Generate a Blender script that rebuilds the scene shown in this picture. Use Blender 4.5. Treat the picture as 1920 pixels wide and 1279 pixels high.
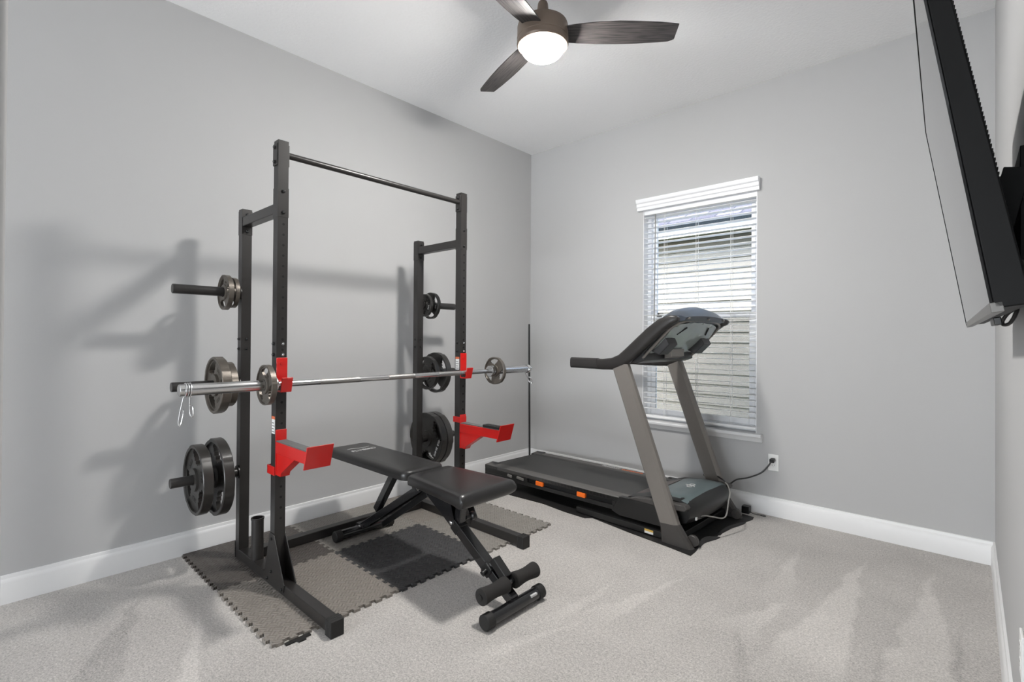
import bpy, bmesh, math, random
from mathutils import Vector, Matrix
random.seed(7)
R = math.radians
PI = math.pi
sc = bpy.context.scene
for o in list(bpy.data.objects):
    bpy.data.objects.remove(o, do_unlink=True)
COL = sc.collection

# ------------------------------------------------------------------ camera
CAM_H = 1.222
F_PX, YAW, PITCH, ROLL, CYP = 935.7, 0.7421, 0.0071, 0.0069, 626.7
fw0 = Vector((-math.sin(YAW), math.cos(YAW), 0)); rt0 = Vector((math.cos(YAW), math.sin(YAW), 0)); up0 = Vector((0, 0, 1))
fw = fw0*math.cos(PITCH) + up0*math.sin(PITCH); up = up0*math.cos(PITCH) - fw0*math.sin(PITCH)
rt = rt0*math.cos(ROLL) + up*math.sin(ROLL); up = up*math.cos(ROLL) - rt0*math.sin(ROLL)
cd = bpy.data.cameras.new('camera'); cam = bpy.data.objects.new('camera', cd); COL.objects.link(cam)
cd.sensor_fit = 'HORIZONTAL'; cd.sensor_width = 36.0; cd.lens = F_PX/1920*36.0
cd.shift_y = (CYP-639.5)/1920.0
cd.clip_start = 0.02
m3 = Matrix((rt, up, -fw)).transposed()
cam.matrix_world = Matrix.Translation((0, 0, CAM_H)) @ m3.to_4x4()
sc.camera = cam

# ------------------------------------------------------------------ light and exposure
w = bpy.data.worlds.new('world'); sc.world = w; w.use_nodes = True
nt = w.node_tree; nt.nodes.clear()
wo = nt.nodes.new('ShaderNodeOutputWorld'); bg = nt.nodes.new('ShaderNodeBackground'); sky = nt.nodes.new('ShaderNodeTexSky')
sky.sky_type = 'NISHITA'; sky.sun_disc = False; sky.sun_elevation = R(48); sky.sun_rotation = R(200); sky.air_density = 1.0; sky.dust_density = 2.5
bg.inputs['Strength'].default_value = 2.2
nt.links.new(sky.outputs[0], bg.inputs[0]); nt.links.new(bg.outputs[0], wo.inputs[0])
LAMP_STRENGTH = 415.0      # ceiling-fan globe
FILL_POWER = 262.0       # added fill light far behind the camera, no window there
ld = bpy.data.lights.new('added_fill', 'AREA'); ld.shape = 'RECTANGLE'; ld.size = 3.0; ld.size_y = 1.0; ld.energy = FILL_POWER; ld.color = (0.90, 0.95, 1.0)
lo_ = bpy.data.objects.new('added_fill', ld); COL.objects.link(lo_); lo_.location = (-1.4, -5.9, 0.58); lo_.rotation_euler = (R(90+12), 0, 0)
sc.view_settings.view_transform = 'Standard'; sc.view_settings.look = 'None'
sc.view_settings.gamma = 1.0; sc.view_settings.use_curve_mapping = False
sc.view_settings.exposure = 0.0

# ------------------------------------------------------------------ materials
def srgb(r, g, b):
    f = lambda c: (c/12.92 if c <= 0.04045 else ((c+0.055)/1.055)**2.4)
    return (f(r/255), f(g/255), f(b/255), 1)

def mat(name, col, rough=0.5, metal=0.0, var=0.06, vscale=30.0, bump=0.0, bscale=200.0, spec=0.5, coat=0.0, ior=1.5):
    m = bpy.data.materials.new(name); m.use_nodes = True
    t = m.node_tree; b = t.nodes['Principled BSDF']
    tc = t.nodes.new('ShaderNodeTexCoord')
    n = t.nodes.new('ShaderNodeTexNoise'); n.inputs['Scale'].default_value = vscale; n.inputs['Detail'].default_value = 3
    t.links.new(tc.outputs['Object'], n.inputs['Vector'])
    mx = t.nodes.new('ShaderNodeMix'); mx.data_type = 'RGBA'
    mx.inputs[6].default_value = tuple(c*(1-var) for c in col[:3])+(1,)
    mx.inputs[7].default_value = tuple(min(1, c*(1+var)) for c in col[:3])+(1,)
    t.links.new(n.outputs['Fac'], mx.inputs[0]); t.links.new(mx.outputs[2], b.inputs['Base Color'])
    b.inputs['Roughness'].default_value = rough; b.inputs['Metallic'].default_value = metal
    b.inputs['Specular IOR Level'].default_value = spec; b.inputs['Coat Weight'].default_value = coat; b.inputs['IOR'].default_value = ior
    if bump > 0:
        n2 = t.nodes.new('ShaderNodeTexNoise'); n2.inputs['Scale'].default_value = bscale; n2.inputs['Detail'].default_value = 4
        bp = t.nodes.new('ShaderNodeBump'); bp.inputs['Strength'].default_value = bump; bp.inputs['Distance'].default_value = 0.002
        t.links.new(tc.outputs['Object'], n2.inputs['Vector']); t.links.new(n2.outputs['Fac'], bp.inputs['Height']); t.links.new(bp.outputs[0], b.inputs['Normal'])
    return m

M = {}
M['wall'] = mat('wall_paint', srgb(186, 186, 186), 0.75, var=0.01, vscale=2, bump=0.10, bscale=160, spec=0.3)
M['ceil'] = mat('ceiling_paint', srgb(248, 248, 248), 0.9, var=0.02, vscale=60, bump=0.9, bscale=60, spec=0.2)
M['trim'] = mat('white_trim', srgb(232, 232, 232), 0.35, var=0.01)
M['vinyl'] = mat('white_vinyl', srgb(240, 241, 243), 0.35, var=0.01)
M['blind'] = mat('blind_slat', srgb(240, 240, 240), 0.4, var=0.01)
M['rack'] = mat('powder_coat', srgb(40, 38, 37), 0.34, var=0.05, vscale=80, bump=0.05, bscale=700)
M['rackhole'] = mat('hole_black', srgb(12, 12, 12), 0.8)
M['red'] = mat('red_paint', srgb(205, 24, 20), 0.3, var=0.03, coat=0.3)
M['padgrey'] = mat('grey_rubber', srgb(98, 98, 98), 0.7, var=0.12, vscale=150)
M['black'] = mat('black_plastic', srgb(25, 25, 25), 0.38)
M['rubber'] = mat('black_rubber', srgb(27, 26, 25), 0.62, bump=0.1)
M['foam'] = mat('black_foam', srgb(40, 38, 37), 0.9, var=0.15, vscale=300, bump=0.2, bscale=500)
M['chrome'] = mat('chrome', srgb(205, 205, 205), 0.2, 1.0, var=0.03)
M['knurl'] = mat('knurled_steel', srgb(172, 170, 168), 0.36, 1.0, bump=0.4, bscale=900)
M['wire'] = mat('spring_wire', srgb(225, 225, 225), 0.22, 1.0)
M['iron'] = mat('grey_cast_iron', srgb(104, 98, 91), 0.36, 0.55, var=0.15, vscale=60, bump=0.25, bscale=220)
M['ironblk'] = mat('black_coated_plate', srgb(50, 48, 46), 0.33, var=0.1, vscale=50, bump=0.12, bscale=260)
M['mark'] = mat('pale_marking', srgb(205, 205, 205), 0.5)
M['vinylpad'] = mat('black_vinyl_pad', srgb(38, 37, 37), 0.31, var=0.08, vscale=20, bump=0.12, bscale=420)
M['gloss'] = mat('gloss_black_steel', srgb(26, 26, 28), 0.2, coat=0.4)
M['silver'] = mat('silver_grey_plastic', srgb(128, 123, 118), 0.38, 0.35, var=0.03)
M['dgrey'] = mat('dark_grey_plastic', srgb(62, 59, 57), 0.45)
M['rail'] = mat('handrail_plastic', srgb(40, 38, 37), 0.36)
M['charc'] = mat('charcoal_plastic', srgb(46, 46, 47), 0.42)
M['belt'] = mat('running_belt', srgb(62, 62, 61), 0.55, var=0.1, vscale=8, bump=0.15, bscale=600)
M['strip'] = mat('foot_rail', srgb(96, 94, 92), 0.6, var=0.1, vscale=200, bump=0.3, bscale=400)
M['hoodtop'] = mat('hood_teal_grey', srgb(92, 104, 106), 0.28, var=0.04)
M['brown'] = mat('brown_film', srgb(78, 66, 60), 0.35)
M['orange'] = mat('orange_rubber', srgb(240, 110, 24), 0.45)
M['glossback'] = mat('gloss_console_back', srgb(158, 166, 164), 0.08, var=0.02, coat=0.6)
M['visor'] = mat('blue_grey_visor', srgb(62, 68, 78), 0.34)
M['tmat'] = mat('thin_black_mat', srgb(30, 29, 29), 0.5, var=0.1, vscale=40, bump=0.3, bscale=60)
M['yellow'] = mat('warning_yellow', srgb(214, 176, 84), 0.5)
M['orangelab'] = mat('warning_orange', srgb(214, 110, 70), 0.5)
M['white'] = mat('white_plastic', srgb(235, 235, 233), 0.4, var=0.01)
M['greycord'] = mat('grey_cord', srgb(128, 126, 122), 0.45)
M['fanbody'] = mat('fan_bronze', srgb(118, 104, 92), 0.42, 0.25, var=0.05)
M['tvplas'] = mat('tv_black', srgb(8, 8, 8), 0.55, var=0.05, spec=0.22)
M['tvscreen'] = mat('tv_screen', srgb(6, 6, 7), 0.015, var=0.0, ior=1.55)
M['tvchin'] = mat('tv_grey_edge', srgb(104, 102, 99), 0.35, 0.4)
M['siding'] = mat('beige_siding', srgb(116, 112, 105), 0.7, var=0.03, vscale=4)
M['fascia'] = mat('white_fascia', srgb(215, 215, 215), 0.5)
M['gutter'] = mat('dark_gutter', srgb(34, 40, 46), 0.4)
M['soffit'] = mat('soffit', srgb(100, 96, 86), 0.7)
M['grass'] = mat('lawn', srgb(96, 110, 70), 0.9, var=0.3, vscale=15)

def nodes(m):
    t = m.node_tree; return t, t.nodes, t.links

def shingle_mat():
    m = mat('roof_shingle', srgb(128, 120, 124), 0.9, bump=0.3, bscale=120); t, N, L = nodes(m)
    tc = N.new('ShaderNodeTexCoord'); br = N.new('ShaderNodeTexBrick'); br.inputs['Scale'].default_value = 1.0
    br.inputs['Brick Width'].default_value = 0.3; br.inputs['Row Height'].default_value = 0.14; br.inputs['Mortar Size'].default_value = 0.012
    br.inputs['Color1'].default_value = srgb(92, 86, 92); br.inputs['Color2'].default_value = srgb(62, 57, 62); br.inputs['Mortar'].default_value = srgb(40, 37, 40)
    L.new(tc.outputs['Object'], br.inputs['Vector']); L.new(br.outputs['Color'], N['Principled BSDF'].inputs['Base Color'])
    return m
M['shingle'] = shingle_mat()

def wood_mat():
    m = mat('walnut_blade', srgb(74, 64, 58), 0.38); t, N, L = nodes(m)
    tc = N.new('ShaderNodeTexCoord'); mp = N.new('ShaderNodeMapping'); mp.inputs['Scale'].default_value = (5, 90, 20)
    n = N.new('ShaderNodeTexNoise'); n.inputs['Scale'].default_value = 1.6; n.inputs['Detail'].default_value = 6; n.inputs['Distortion'].default_value = 0.6
    cr = N.new('ShaderNodeValToRGB'); cr.color_ramp.elements[0].color = srgb(42, 40, 41); cr.color_ramp.elements[1].color = srgb(82, 77, 76)
    cr.color_ramp.elements[0].position = 0.35; cr.color_ramp.elements[1].position = 0.68
    L.new(tc.outputs['Object'], mp.inputs[0]); L.new(mp.outputs[0], n.inputs['Vector']); L.new(n.outputs['Fac'], cr.inputs[0]); L.new(cr.outputs[0], N['Principled BSDF'].inputs['Base Color'])
    return m
M['wood'] = wood_mat(); M['wood'].node_tree.nodes['Principled BSDF'].inputs['Roughness'].default_value = 0.55

def glass_mat():
    m = bpy.data.materials.new('window_glass'); m.use_nodes = True; t, N, L = nodes(m)
    N.clear(); out = N.new('ShaderNodeOutputMaterial'); mix = N.new('ShaderNodeMixShader'); tr = N.new('ShaderNodeBsdfTransparent'); gl = N.new('ShaderNodeBsdfGlossy'); fr = N.new('ShaderNodeFresnel')
    fr.inputs['IOR'].default_value = 1.25; gl.inputs['Roughness'].default_value = 0.02; tr.inputs['Color'].default_value = (0.93, 0.96, 0.96, 1)
    L.new(fr.outputs[0], mix.inputs[0]); L.new(tr.outputs[0], mix.inputs[1]); L.new(gl.outputs[0], mix.inputs[2]); L.new(mix.outputs[0], out.inputs[0])
    return m
M['glass'] = glass_mat()

def screen_mat():
    m = bpy.data.materials.new('insect_screen'); m.use_nodes = True; t, N, L = nodes(m)
    N.clear(); out = N.new('ShaderNodeOutputMaterial'); mix = N.new('ShaderNodeMixShader'); tr = N.new('ShaderNodeBsdfTransparent'); df = N.new('ShaderNodeBsdfDiffuse')
    df.inputs['Color'].default_value = srgb(70, 70, 70); mix.inputs[0].default_value = 0.28
    L.new(tr.outputs[0], mix.inputs[1]); L.new(df.outputs[0], mix.inputs[2]); L.new(mix.outputs[0], out.inputs[0])
    return m
M['screen'] = screen_mat()

def emit_mat(name, col, s):
    m = bpy.data.materials.new(name); m.use_nodes = True; t, N, L = nodes(m)
    N.clear(); out = N.new('ShaderNodeOutputMaterial'); e = N.new('ShaderNodeEmission'); e.inputs['Color'].default_value = col; e.inputs['Strength'].default_value = s
    L.new(e.outputs[0], out.inputs[0]); return m
M['globe'] = emit_mat('lit_frosted_globe', (1.0, 0.975, 0.94, 1), LAMP_STRENGTH)

def carpet_mat():
    m = bpy.data.materials.new('carpet_pile'); m.use_nodes = True; t, N, L = nodes(m); b = N['Principled BSDF']
    b.inputs['Roughness'].default_value = 0.95; b.inputs['Specular IOR Level'].default_value = 0.1
    b.inputs['Sheen Weight'].default_value = 0.15
    tc = N.new('ShaderNodeTexCoord')
    def noise(scale, detail, rough=0.6):
        n = N.new('ShaderNodeTexNoise'); n.inputs['Scale'].default_value = scale; n.inputs['Detail'].default_value = detail; n.inputs['Roughness'].default_value = rough
        L.new(tc.outputs['Object'], n.inputs['Vector']); return n
    def math_(op, a, bb, clamp=False):
        n = N.new('ShaderNodeMath'); n.operation = op; n.use_clamp = clamp
        for i, v in enumerate((a, bb)):
            if v is None: continue
            if isinstance(v, (int, float)): n.inputs[i].default_value = v
            else: L.new(v, n.inputs[i])
        return n.outputs[0]
    sep = N.new('ShaderNodeSeparateXYZ'); L.new(tc.outputs['Object'], sep.inputs[0])
    wob = noise(5, 3); wv = math_('MULTIPLY', math_('SUBTRACT', wob.outputs['Fac'], 0.5), 0.12)
    fine = noise(150, 4, 0.75); fine2 = noise(70, 4, 0.7); patch = noise(2.2, 4)
    # vacuum strokes: wedges with the tip towards the walls (apex x,y, direction x,y, length, half-width slope, amount)
    strokes = [(-0.43, 3.46, -0.02, -1, 1.5, 0.105, 0.9), (-0.15, 3.53, 0.02, -1, 1.4, 0.10, 0.8), (-0.76, 3.40, 0.12, -1, 0.8, 0.10, 0.7),
               (-0.62, 2.62, -0.25, -1, 0.55, 0.22, 0.8), (-1.05, 2.62, -0.20, -1, 0.9, 0.10, 0.6), (-0.75, 2.30, 0.35, -1, 0.6, 0.12, -0.6),
               (-1.30, 2.35, -0.05, -1, 0.8, 0.09, 0.5), (-1.62, 0.95, 0.9, -0.5, 0.8, 0.12, 0.5), (-2.6, 0.74, 0.95, -0.35, 1.2, 0.09, 0.8),
               (-2.95, 0.62, 0.9, -0.42, 1.1, 0.12, -0.7), (-1.2, 1.9, -0.3, -1, 0.8, 0.10, 0.5), (-0.25, 2.6, 0.02, -1, 0.9, 0.06, -0.6), (-0.03, 3.2, 0.0, -1, 1.2, 0.04, -0.6)]
    tot = None
    for ax, ay, dx, dy, ln, k, amt in strokes:
        l = math.hypot(dx, dy); dx /= l; dy /= l
        px = math_('SUBTRACT', sep.outputs[0], ax); py = math_('SUBTRACT', sep.outputs[1], ay)
        u = math_('ADD', math_('MULTIPLY', px, dx), math_('MULTIPLY', py, dy))
        v = math_('ABSOLUTE', math_('ADD', math_('ADD', math_('MULTIPLY', px, -dy), math_('MULTIPLY', py, dx)), wv), None)
        e1 = math_('MULTIPLY', math_('SUBTRACT', math_('MULTIPLY', u, k), v), 40.0, True)
        e2 = math_('MULTIPLY', math_('SUBTRACT', ln, u), 3.0, True)
        s = math_('MULTIPLY', math_('MULTIPLY', e1, e2), amt)
        tot = s if tot is None else math_('ADD', tot, s)
    base = math_('ADD', math_('MULTIPLY', tot, 0.26), math_('MULTIPLY', math_('SUBTRACT', patch.outputs['Fac'], 0.5), 0.5))
    sp = math_('ADD', math_('MULTIPLY', math_('SUBTRACT', fine.outputs['Fac'], 0.5), 2.0), math_('MULTIPLY', math_('SUBTRACT', fine2.outputs['Fac'], 0.5), 0.9))
    val = math_('ADD', math_('ADD', base, sp), 1.0)
    vm = N.new('ShaderNodeVectorMath'); vm.operation = 'SCALE'; vm.inputs[0].default_value = srgb(188, 184, 180)[:3]; L.new(val, vm.inputs['Scale'])
    L.new(vm.outputs[0], b.inputs['Base Color'])
    bp = N.new('ShaderNodeBump'); bp.inputs['Strength'].default_value = 0.7; bp.inputs['Distance'].default_value = 0.004
    L.new(fine.outputs['Fac'], bp.inputs['Height']); L.new(bp.outputs[0], b.inputs['Normal'])
    return m
M['carpet'] = carpet_mat()

def tile_mat(name, col):
    m = mat(name, col, 0.62, var=0.10, vscale=9); t, N, L = nodes(m)
    tc = N.new('ShaderNodeTexCoord'); sep = N.new('ShaderNodeSeparateXYZ'); L.new(tc.outputs['Object'], sep.inputs[0])
    def math_(op, a, bb=None):
        n = N.new('ShaderNodeMath'); n.operation = op
        for i, v in enumerate((a, bb)):
            if v is None: continue
            if isinstance(v, (int, float)): n.inputs[i].default_value = v
            else: L.new(v, n.inputs[i])
        return n.outputs[0]
    P = 0.030
    u = math_('DIVIDE', math_('ADD', sep.outputs[0], sep.outputs[1]), P*1.414); v = math_('DIVIDE', math_('SUBTRACT', sep.outputs[0], sep.outputs[1]), P*1.414)
    u = math_('ADD', u, 50.0); v = math_('ADD', v, 50.0)
    chk = math_('MODULO', math_('ADD', math_('FLOOR', u), math_('FLOOR', v)), 2.0)
    mx = N.new('ShaderNodeMix'); mx.data_type = 'FLOAT'
    L.new(chk, mx.inputs[0]); L.new(math_('FRACT', u), mx.inputs[2]); L.new(math_('FRACT', v), mx.inputs[3])
    h = math_('POWER', math_('ABSOLUTE', math_('SINE', math_('MULTIPLY', mx.outputs[0], 2*PI))), 0.5)
    bp = N.new('ShaderNodeBump'); bp.inputs['Strength'].default_value = 1.0; bp.inputs['Distance'].default_value = 0.004
    L.new(h, bp.inputs['Height']); L.new(bp.outputs[0], N['Principled BSDF'].inputs['Normal'])
    return m
M['tilegrey'] = tile_mat('foam_tile_grey', srgb(138, 132, 125))
M['tilepale'] = tile_mat('foam_tile_pale', srgb(142, 138, 132))
M['tiledark'] = tile_mat('foam_tile_dark', srgb(82, 77, 73))
M['tileblack'] = tile_mat('foam_tile_black', srgb(66, 66, 67))

# ------------------------------------------------------------------ mesh builder
class MB:
    def __init__(s): s.bm = bmesh.new(); s.mi = 0
    def face(s, vs):
        try: f = s.bm.faces.new(vs)
        except ValueError: return None
        f.material_index = s.mi; return f
    def v(s, co): return s.bm.verts.new(co)
    def hexa(s, c):
        v = [s.v(p) for p in c]
        for q in ((0, 3, 2, 1), (4, 5, 6, 7), (0, 1, 5, 4), (1, 2, 6, 5), (2, 3, 7, 6), (3, 0, 4, 7)): s.face([v[i] for i in q])
        return s
    def box(s, x0, x1, y0, y1, z0, z1):
        return s.hexa([(x0, y0, z0), (x1, y0, z0), (x1, y1, z0), (x0, y1, z0), (x0, y0, z1), (x1, y0, z1), (x1, y1, z1), (x0, y1, z1)])
    def beam(s, p0, p1, wd, ht, upv=(0, 0, 1), w1=None, h1=None):
        p0 = Vector(p0); p1 = Vector(p1); d = (p1-p0).normalized(); sd = d.cross(Vector(upv))
        if sd.length < 1e-5: sd = d.cross(Vector((1, 0, 0)))
        sd.normalize(); u = sd.cross(d).normalized(); w1 = w1 or wd; h1 = h1 or ht
        c = []
        for p, ww, hh in ((p0, wd, ht), (p1, w1, h1)):
            c += [p-sd*ww/2-u*hh/2, p+sd*ww/2-u*hh/2, p+sd*ww/2+u*hh/2, p-sd*ww/2+u*hh/2]
        return s.hexa(c)
    def cyl(s, p0, p1, r0, r1=None, n=24):
        p0 = Vector(p0); p1 = Vector(p1); r1 = r0 if r1 is None else r1
        return s.lathe([(0, 0), (r0, 0), (r1, (p1-p0).length), (0, (p1-p0).length)], p0, p1-p0, n)
    def lathe(s, prof, o, axis, n=32):
        o = Vector(o); a = Vector(axis).normalized(); x = a.orthogonal().normalized(); y = a.cross(x)
        rings = []
        for r, z in prof:
            if r <= 1e-7: rings.append([s.v(o+a*z)])
            else: rings.append([s.v(o+a*z+(x*math.cos(2*PI*i/n)+y*math.sin(2*PI*i/n))*r) for i in range(n)])
        for A, B in zip(rings, rings[1:]):
            for i in range(n):
                j = (i+1) % n
                if len(A) == 1 and len(B) == 1: continue
                if len(A) == 1: s.face([A[0], B[j], B[i]])
                elif len(B) == 1: s.face([A[i], A[j], B[0]])
                else: s.face([A[i], A[j], B[j], B[i]])
        return s
    def tube(s, pts, r, n=10, closed=False):
        pts = [Vector(p) for p in pts]; m = len(pts); rings = []; prev = None
        for i, p in enumerate(pts):
            if closed: t = pts[(i+1) % m]-pts[i-1]
            else: t = pts[min(i+1, m-1)]-pts[max(i-1, 0)]
            t.normalize()
            if prev is None: x = t.orthogonal().normalized()
            else:
                x = prev-t*prev.dot(t)
                if x.length < 1e-6: x = t.orthogonal()
                x.normalize()
            prev = x; y = t.cross(x)
            rr = r[i] if isinstance(r, (list, tuple)) else r
            rings.append([s.v(p+(x*math.cos(2*PI*k/n)+y*math.sin(2*PI*k/n))*rr) for k in range(n)])
        for i in range(m if closed else m-1):
            A = rings[i]; B = rings[(i+1) % m]
            for k in range(n): s.face([A[k], A[(k+1) % n], B[(k+1) % n], B[k]])
        if not closed: s.face(rings[0][::-1]); s.face(rings[-1])
        return s
    def prism(s, poly, o, u, v, wv):
        o = Vector(o); u = Vector(u); v = Vector(v); wv = Vector(wv)
        A = [s.v(o+u*a+v*b) for a, b in poly]; B = [s.v(o+u*a+v*b+wv) for a, b in poly]; n = len(poly)
        s.face(A[::-1]); s.face(B)
        for i in range(n): s.face([A[i], A[(i+1) % n], B[(i+1) % n], B[i]])
        return s
    def sweep(s, secs, cap=True):
        rings = [[s.v(p) for p in sec] for sec in secs]; n = len(secs[0])
        for A, B in zip(rings, rings[1:]):
            for k in range(n): s.face([A[k], A[(k+1) % n], B[(k+1) % n], B[k]])
        if cap: s.face(rings[0][::-1]); s.face(rings[-1])
        return s
    def add_mesh(s, me, mx):
        n0 = len(s.bm.verts); b2 = bmesh.new(); b2.from_mesh(me); b2.transform(mx)
        vm = {v: s.v(v.co) for v in b2.verts}
        for f in b2.faces: s.face([vm[v] for v in f.verts])
        b2.free(); return s

ROOT = {}
def root_off(p):
    while p.parent: p = p.parent
    return ROOT.get(p.name, Vector((0, 0, 0)))

def mk(name, mb, mats, parent=None, bevel=0.0, loc=None, smooth=True, seg=2, ang=34):
    bm = mb.bm
    bmesh.ops.recalc_face_normals(bm, faces=bm.faces)
    off = Vector(loc) if loc is not None else (root_off(parent) if parent else Vector((0, 0, 0)))
    bmesh.ops.translate(bm, verts=bm.verts, vec=-off)
    me = bpy.data.meshes.new(name); bm.to_mesh(me); bm.free()
    for m in (mats if isinstance(mats, (list, tuple)) else [mats]): me.materials.append(M[m])
    if smooth:
        me.shade_smooth(); me.set_sharp_from_angle(angle=R(ang))
    o = bpy.data.objects.new(name, me); COL.objects.link(o)
    if parent: o.parent = parent
    elif loc is not None: o.location = loc
    if bevel:
        b = o.modifiers.new('bevel', 'BEVEL'); b.width = bevel; b.segments = seg; b.limit_method = 'ANGLE'; b.angle_limit = R(40); b.harden_normals = True
    return o

def tag(o, label, cat, group=None):
    o['label'] = label; o['category'] = cat
    if group: o['group'] = group
    return o
def thing(name, label, cat, loc, rot=0.0, group=None, local=False):
    o = bpy.data.objects.new(name, None); COL.objects.link(o); o.location = loc; o.rotation_euler = (0, 0, rot); o.empty_display_size = 0.1
    if not local: ROOT[o.name] = Vector(loc)
    return tag(o, label, cat, group)
def struct(name, mb, mats, bevel=0.0, parent=None, **k):
    o = mk(name, mb, mats, parent, bevel, **k)
    if not parent: o['kind'] = 'structure'
    return o
def copy_tree(o, parent=None):
    c = o.copy(); COL.objects.link(c)
    if parent: c.parent = parent
    for ch in list(o.children): copy_tree(ch, c)
    return c
def text_mesh(txt, size, ext=0.0005):
    cu = bpy.data.curves.new('lettering', 'FONT'); cu.body = txt; cu.size = size; cu.extrude = ext; cu.offset = size*0.012; cu.align_x = 'CENTER'; cu.align_y = 'CENTER'; cu.resolution_u = 3
    ob = bpy.data.objects.new('lettering', cu); COL.objects.link(ob)
    me = bpy.data.meshes.new_from_object(ob)
    bpy.data.objects.remove(ob); bpy.data.curves.remove(cu)
    return me
def frame(o, x, y, z):
    x = Vector(x).normalized(); y = Vector(y).normalized(); z = Vector(z).normalized()
    return Matrix.Translation(o) @ Matrix((x, y, z)).transposed().to_4x4()
def smooth_path(pts, n=8):
    P = [Vector(p) for p in pts]; P = [2*P[0]-P[1]]+P+[2*P[-1]-P[-2]]; out = []
    for i in range(1, len(P)-2):
        a, b, c, d = P[i-1:i+3]
        for k in range(n):
            t = k/n; out.append(0.5*((2*b)+(c-a)*t+(2*a-5*b+4*c-d)*t*t+(3*b-a-3*c+d)*t**3))
    out.append(P[-2]); return out

# ------------------------------------------------------------------ the room
XL, XR, YB, YF, H = -3.23, 0.103, 3.79, 0.035, 3.05
WX0, WX1, WZ0, WZ1 = -2.0, -1.115, 0.555, 2.30
T = 0.14
struct('floor', MB().box(XL-T, XR+T, -6.14, YB+T, -0.10, 0.0), 'carpet')
struct('ceiling', MB().box(XL-T, XR+T, -6.14, YB+T, H, H+0.1), 'ceil')
struct('wall_left', MB().box(XL-T, XL, -6.0, YB+T, 0, H), 'wall')
struct('wall_right', MB().box(XR, XR+T, -6.0, YB+T, 0, H), 'wall')
b = MB(); b.box(XL, WX0, YB, YB+T, 0, H); b.box(WX1, XR, YB, YB+T, 0, H); b.box(WX0, WX1, YB, YB+T, 0, WZ0-0.02); b.box(WX0, WX1, YB, YB+T, WZ1, H)
struct('wall_back', b, 'wall')
b = MB(); b.box(-1.30, -1.014, YF-0.12, YF, 0, H)
struct('wall_front', b, 'wall', bevel=0.012)
b = MB(); b.box(XL-T, XR+T, -6.14, -6.0, 0, H)
struct('wall_invented', b, 'wall')  # invented end wall of the space behind, set far back to even the fill

def baseboard(name, p0, p1, inward):
    p0 = Vector(p0); p1 = Vector(p1); d = p1-p0
    prof = [(0, 0), (0.017, 0), (0.017, 0.095), (0.014, 0.106), (0.010, 0.112), (0.008, 0.126), (0, 0.128)]
    b = MB(); b.prism(prof, p0, inward, (0, 0, 1), d); struct(name, b, 'trim', ang=20)
baseboard('baseboard_left', (XL, YF, 0), (XL, YB, 0), (1, 0, 0))
baseboard('baseboard_back', (XL, YB, 0), (XR, YB, 0), (0, -1, 0))
baseboard('baseboard_right', (XR, YF, 0), (XR, YB, 0), (-1, 0, 0))

# window: sill, frame, two sashes
prof = [(-0.07, 0), (0.0, 0), (0.0, -0.004), (0.046, -0.004), (0.048, -0.020), (0.040, -0.026), (0.032, -0.032), (0.024, -0.046), (0.018, -0.058), (0.0, -0.060), (0.0, -0.022), (-0.07, -0.022)]
b = MB()
b.prism([(0, 0), (0.046, 0), (0.050, -0.006), (0.048, -0.020), (0.040, -0.026), (0.032, -0.034), (0.024, -0.048), (0.018, -0.058), (0, -0.060)], (WX0-0.042, YB, WZ0), (0, -1, 0), (0, 0, 1), (WX1-WX0+0.084, 0, 0))
b.box(WX0, WX1, YB-0.001, YB+0.13, WZ0-0.02, WZ0)
struct('trim_1', b, 'trim', ang=20)
b = MB(); b.box(WX0, WX0+0.004, YB-0.0005, YB+0.075, WZ0, WZ1); b.box(WX1-0.004, WX1, YB-0.0005, YB+0.075, WZ0, WZ1); b.box(WX0+0.004, WX1-0.004, YB-0.0005, YB+0.075, WZ1-0.004, WZ1)
struct('trim_2', b, 'vinyl')
wf = MB(); y0, y1 = YB+0.075, YB+0.135
wf.box(WX0, WX0+0.035, y0, y1, WZ0, WZ1); wf.box(WX1-0.035, WX1, y0, y1, WZ0, WZ1); wf.box(WX0+0.035, WX1-0.035, y0, y1, WZ1-0.035, WZ1); wf.box(WX0+0.035, WX1-0.035, y0, y1, WZ0, WZ0+0.045)
win = struct('window_1', wf, 'vinyl', bevel=0.003)
ZM = 1.405
def sash(name, za, zb, ya, yb, fr):
    m = MB(); xa, xb = WX0+0.035, WX1-0.035
    m.box(xa, xa+fr, ya, yb, za, zb); m.box(xb-fr, xb, ya, yb, za, zb); m.box(xa+fr, xb-fr, ya, yb, zb-fr, zb); m.box(xa+fr, xb-fr, ya, yb, za, za+fr)
    s_ = struct(name, m, 'vinyl', bevel=0.003, parent=win)
    g = MB().box(xa+fr, xb-fr, (ya+yb)/2-0.002, (ya+yb)/2+0.002, za+fr, zb-fr)
    mk('pane', g, 'glass', s_, smooth=False)
sash('upper_sash', ZM-0.02, WZ1-0.035, YB+0.108, YB+0.130, 0.036)
sash('lower_sash', WZ0+0.045, ZM+0.02, YB+0.080, YB+0.105, 0.040)
m = MB(); m.box(WX0+0.09, WX0+0.13, YB+0.066, YB+0.080, ZM+0.0, ZM+0.012); m.box(WX0+0.10, WX0+0.108, YB+0.058, YB+0.076, ZM+0.012, ZM+0.03); m.box(WX0+0.10, WX0+0.15, YB+0.060, YB+0.068, ZM+0.024, ZM+0.03)
mk('sash_lock', m, 'dgrey', win)
mk('insect_screen', MB().box(WX0+0.036, WX1-0.036, YB+0.134, YB+0.136, WZ0+0.05, ZM), 'screen', win, smooth=False)

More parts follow.
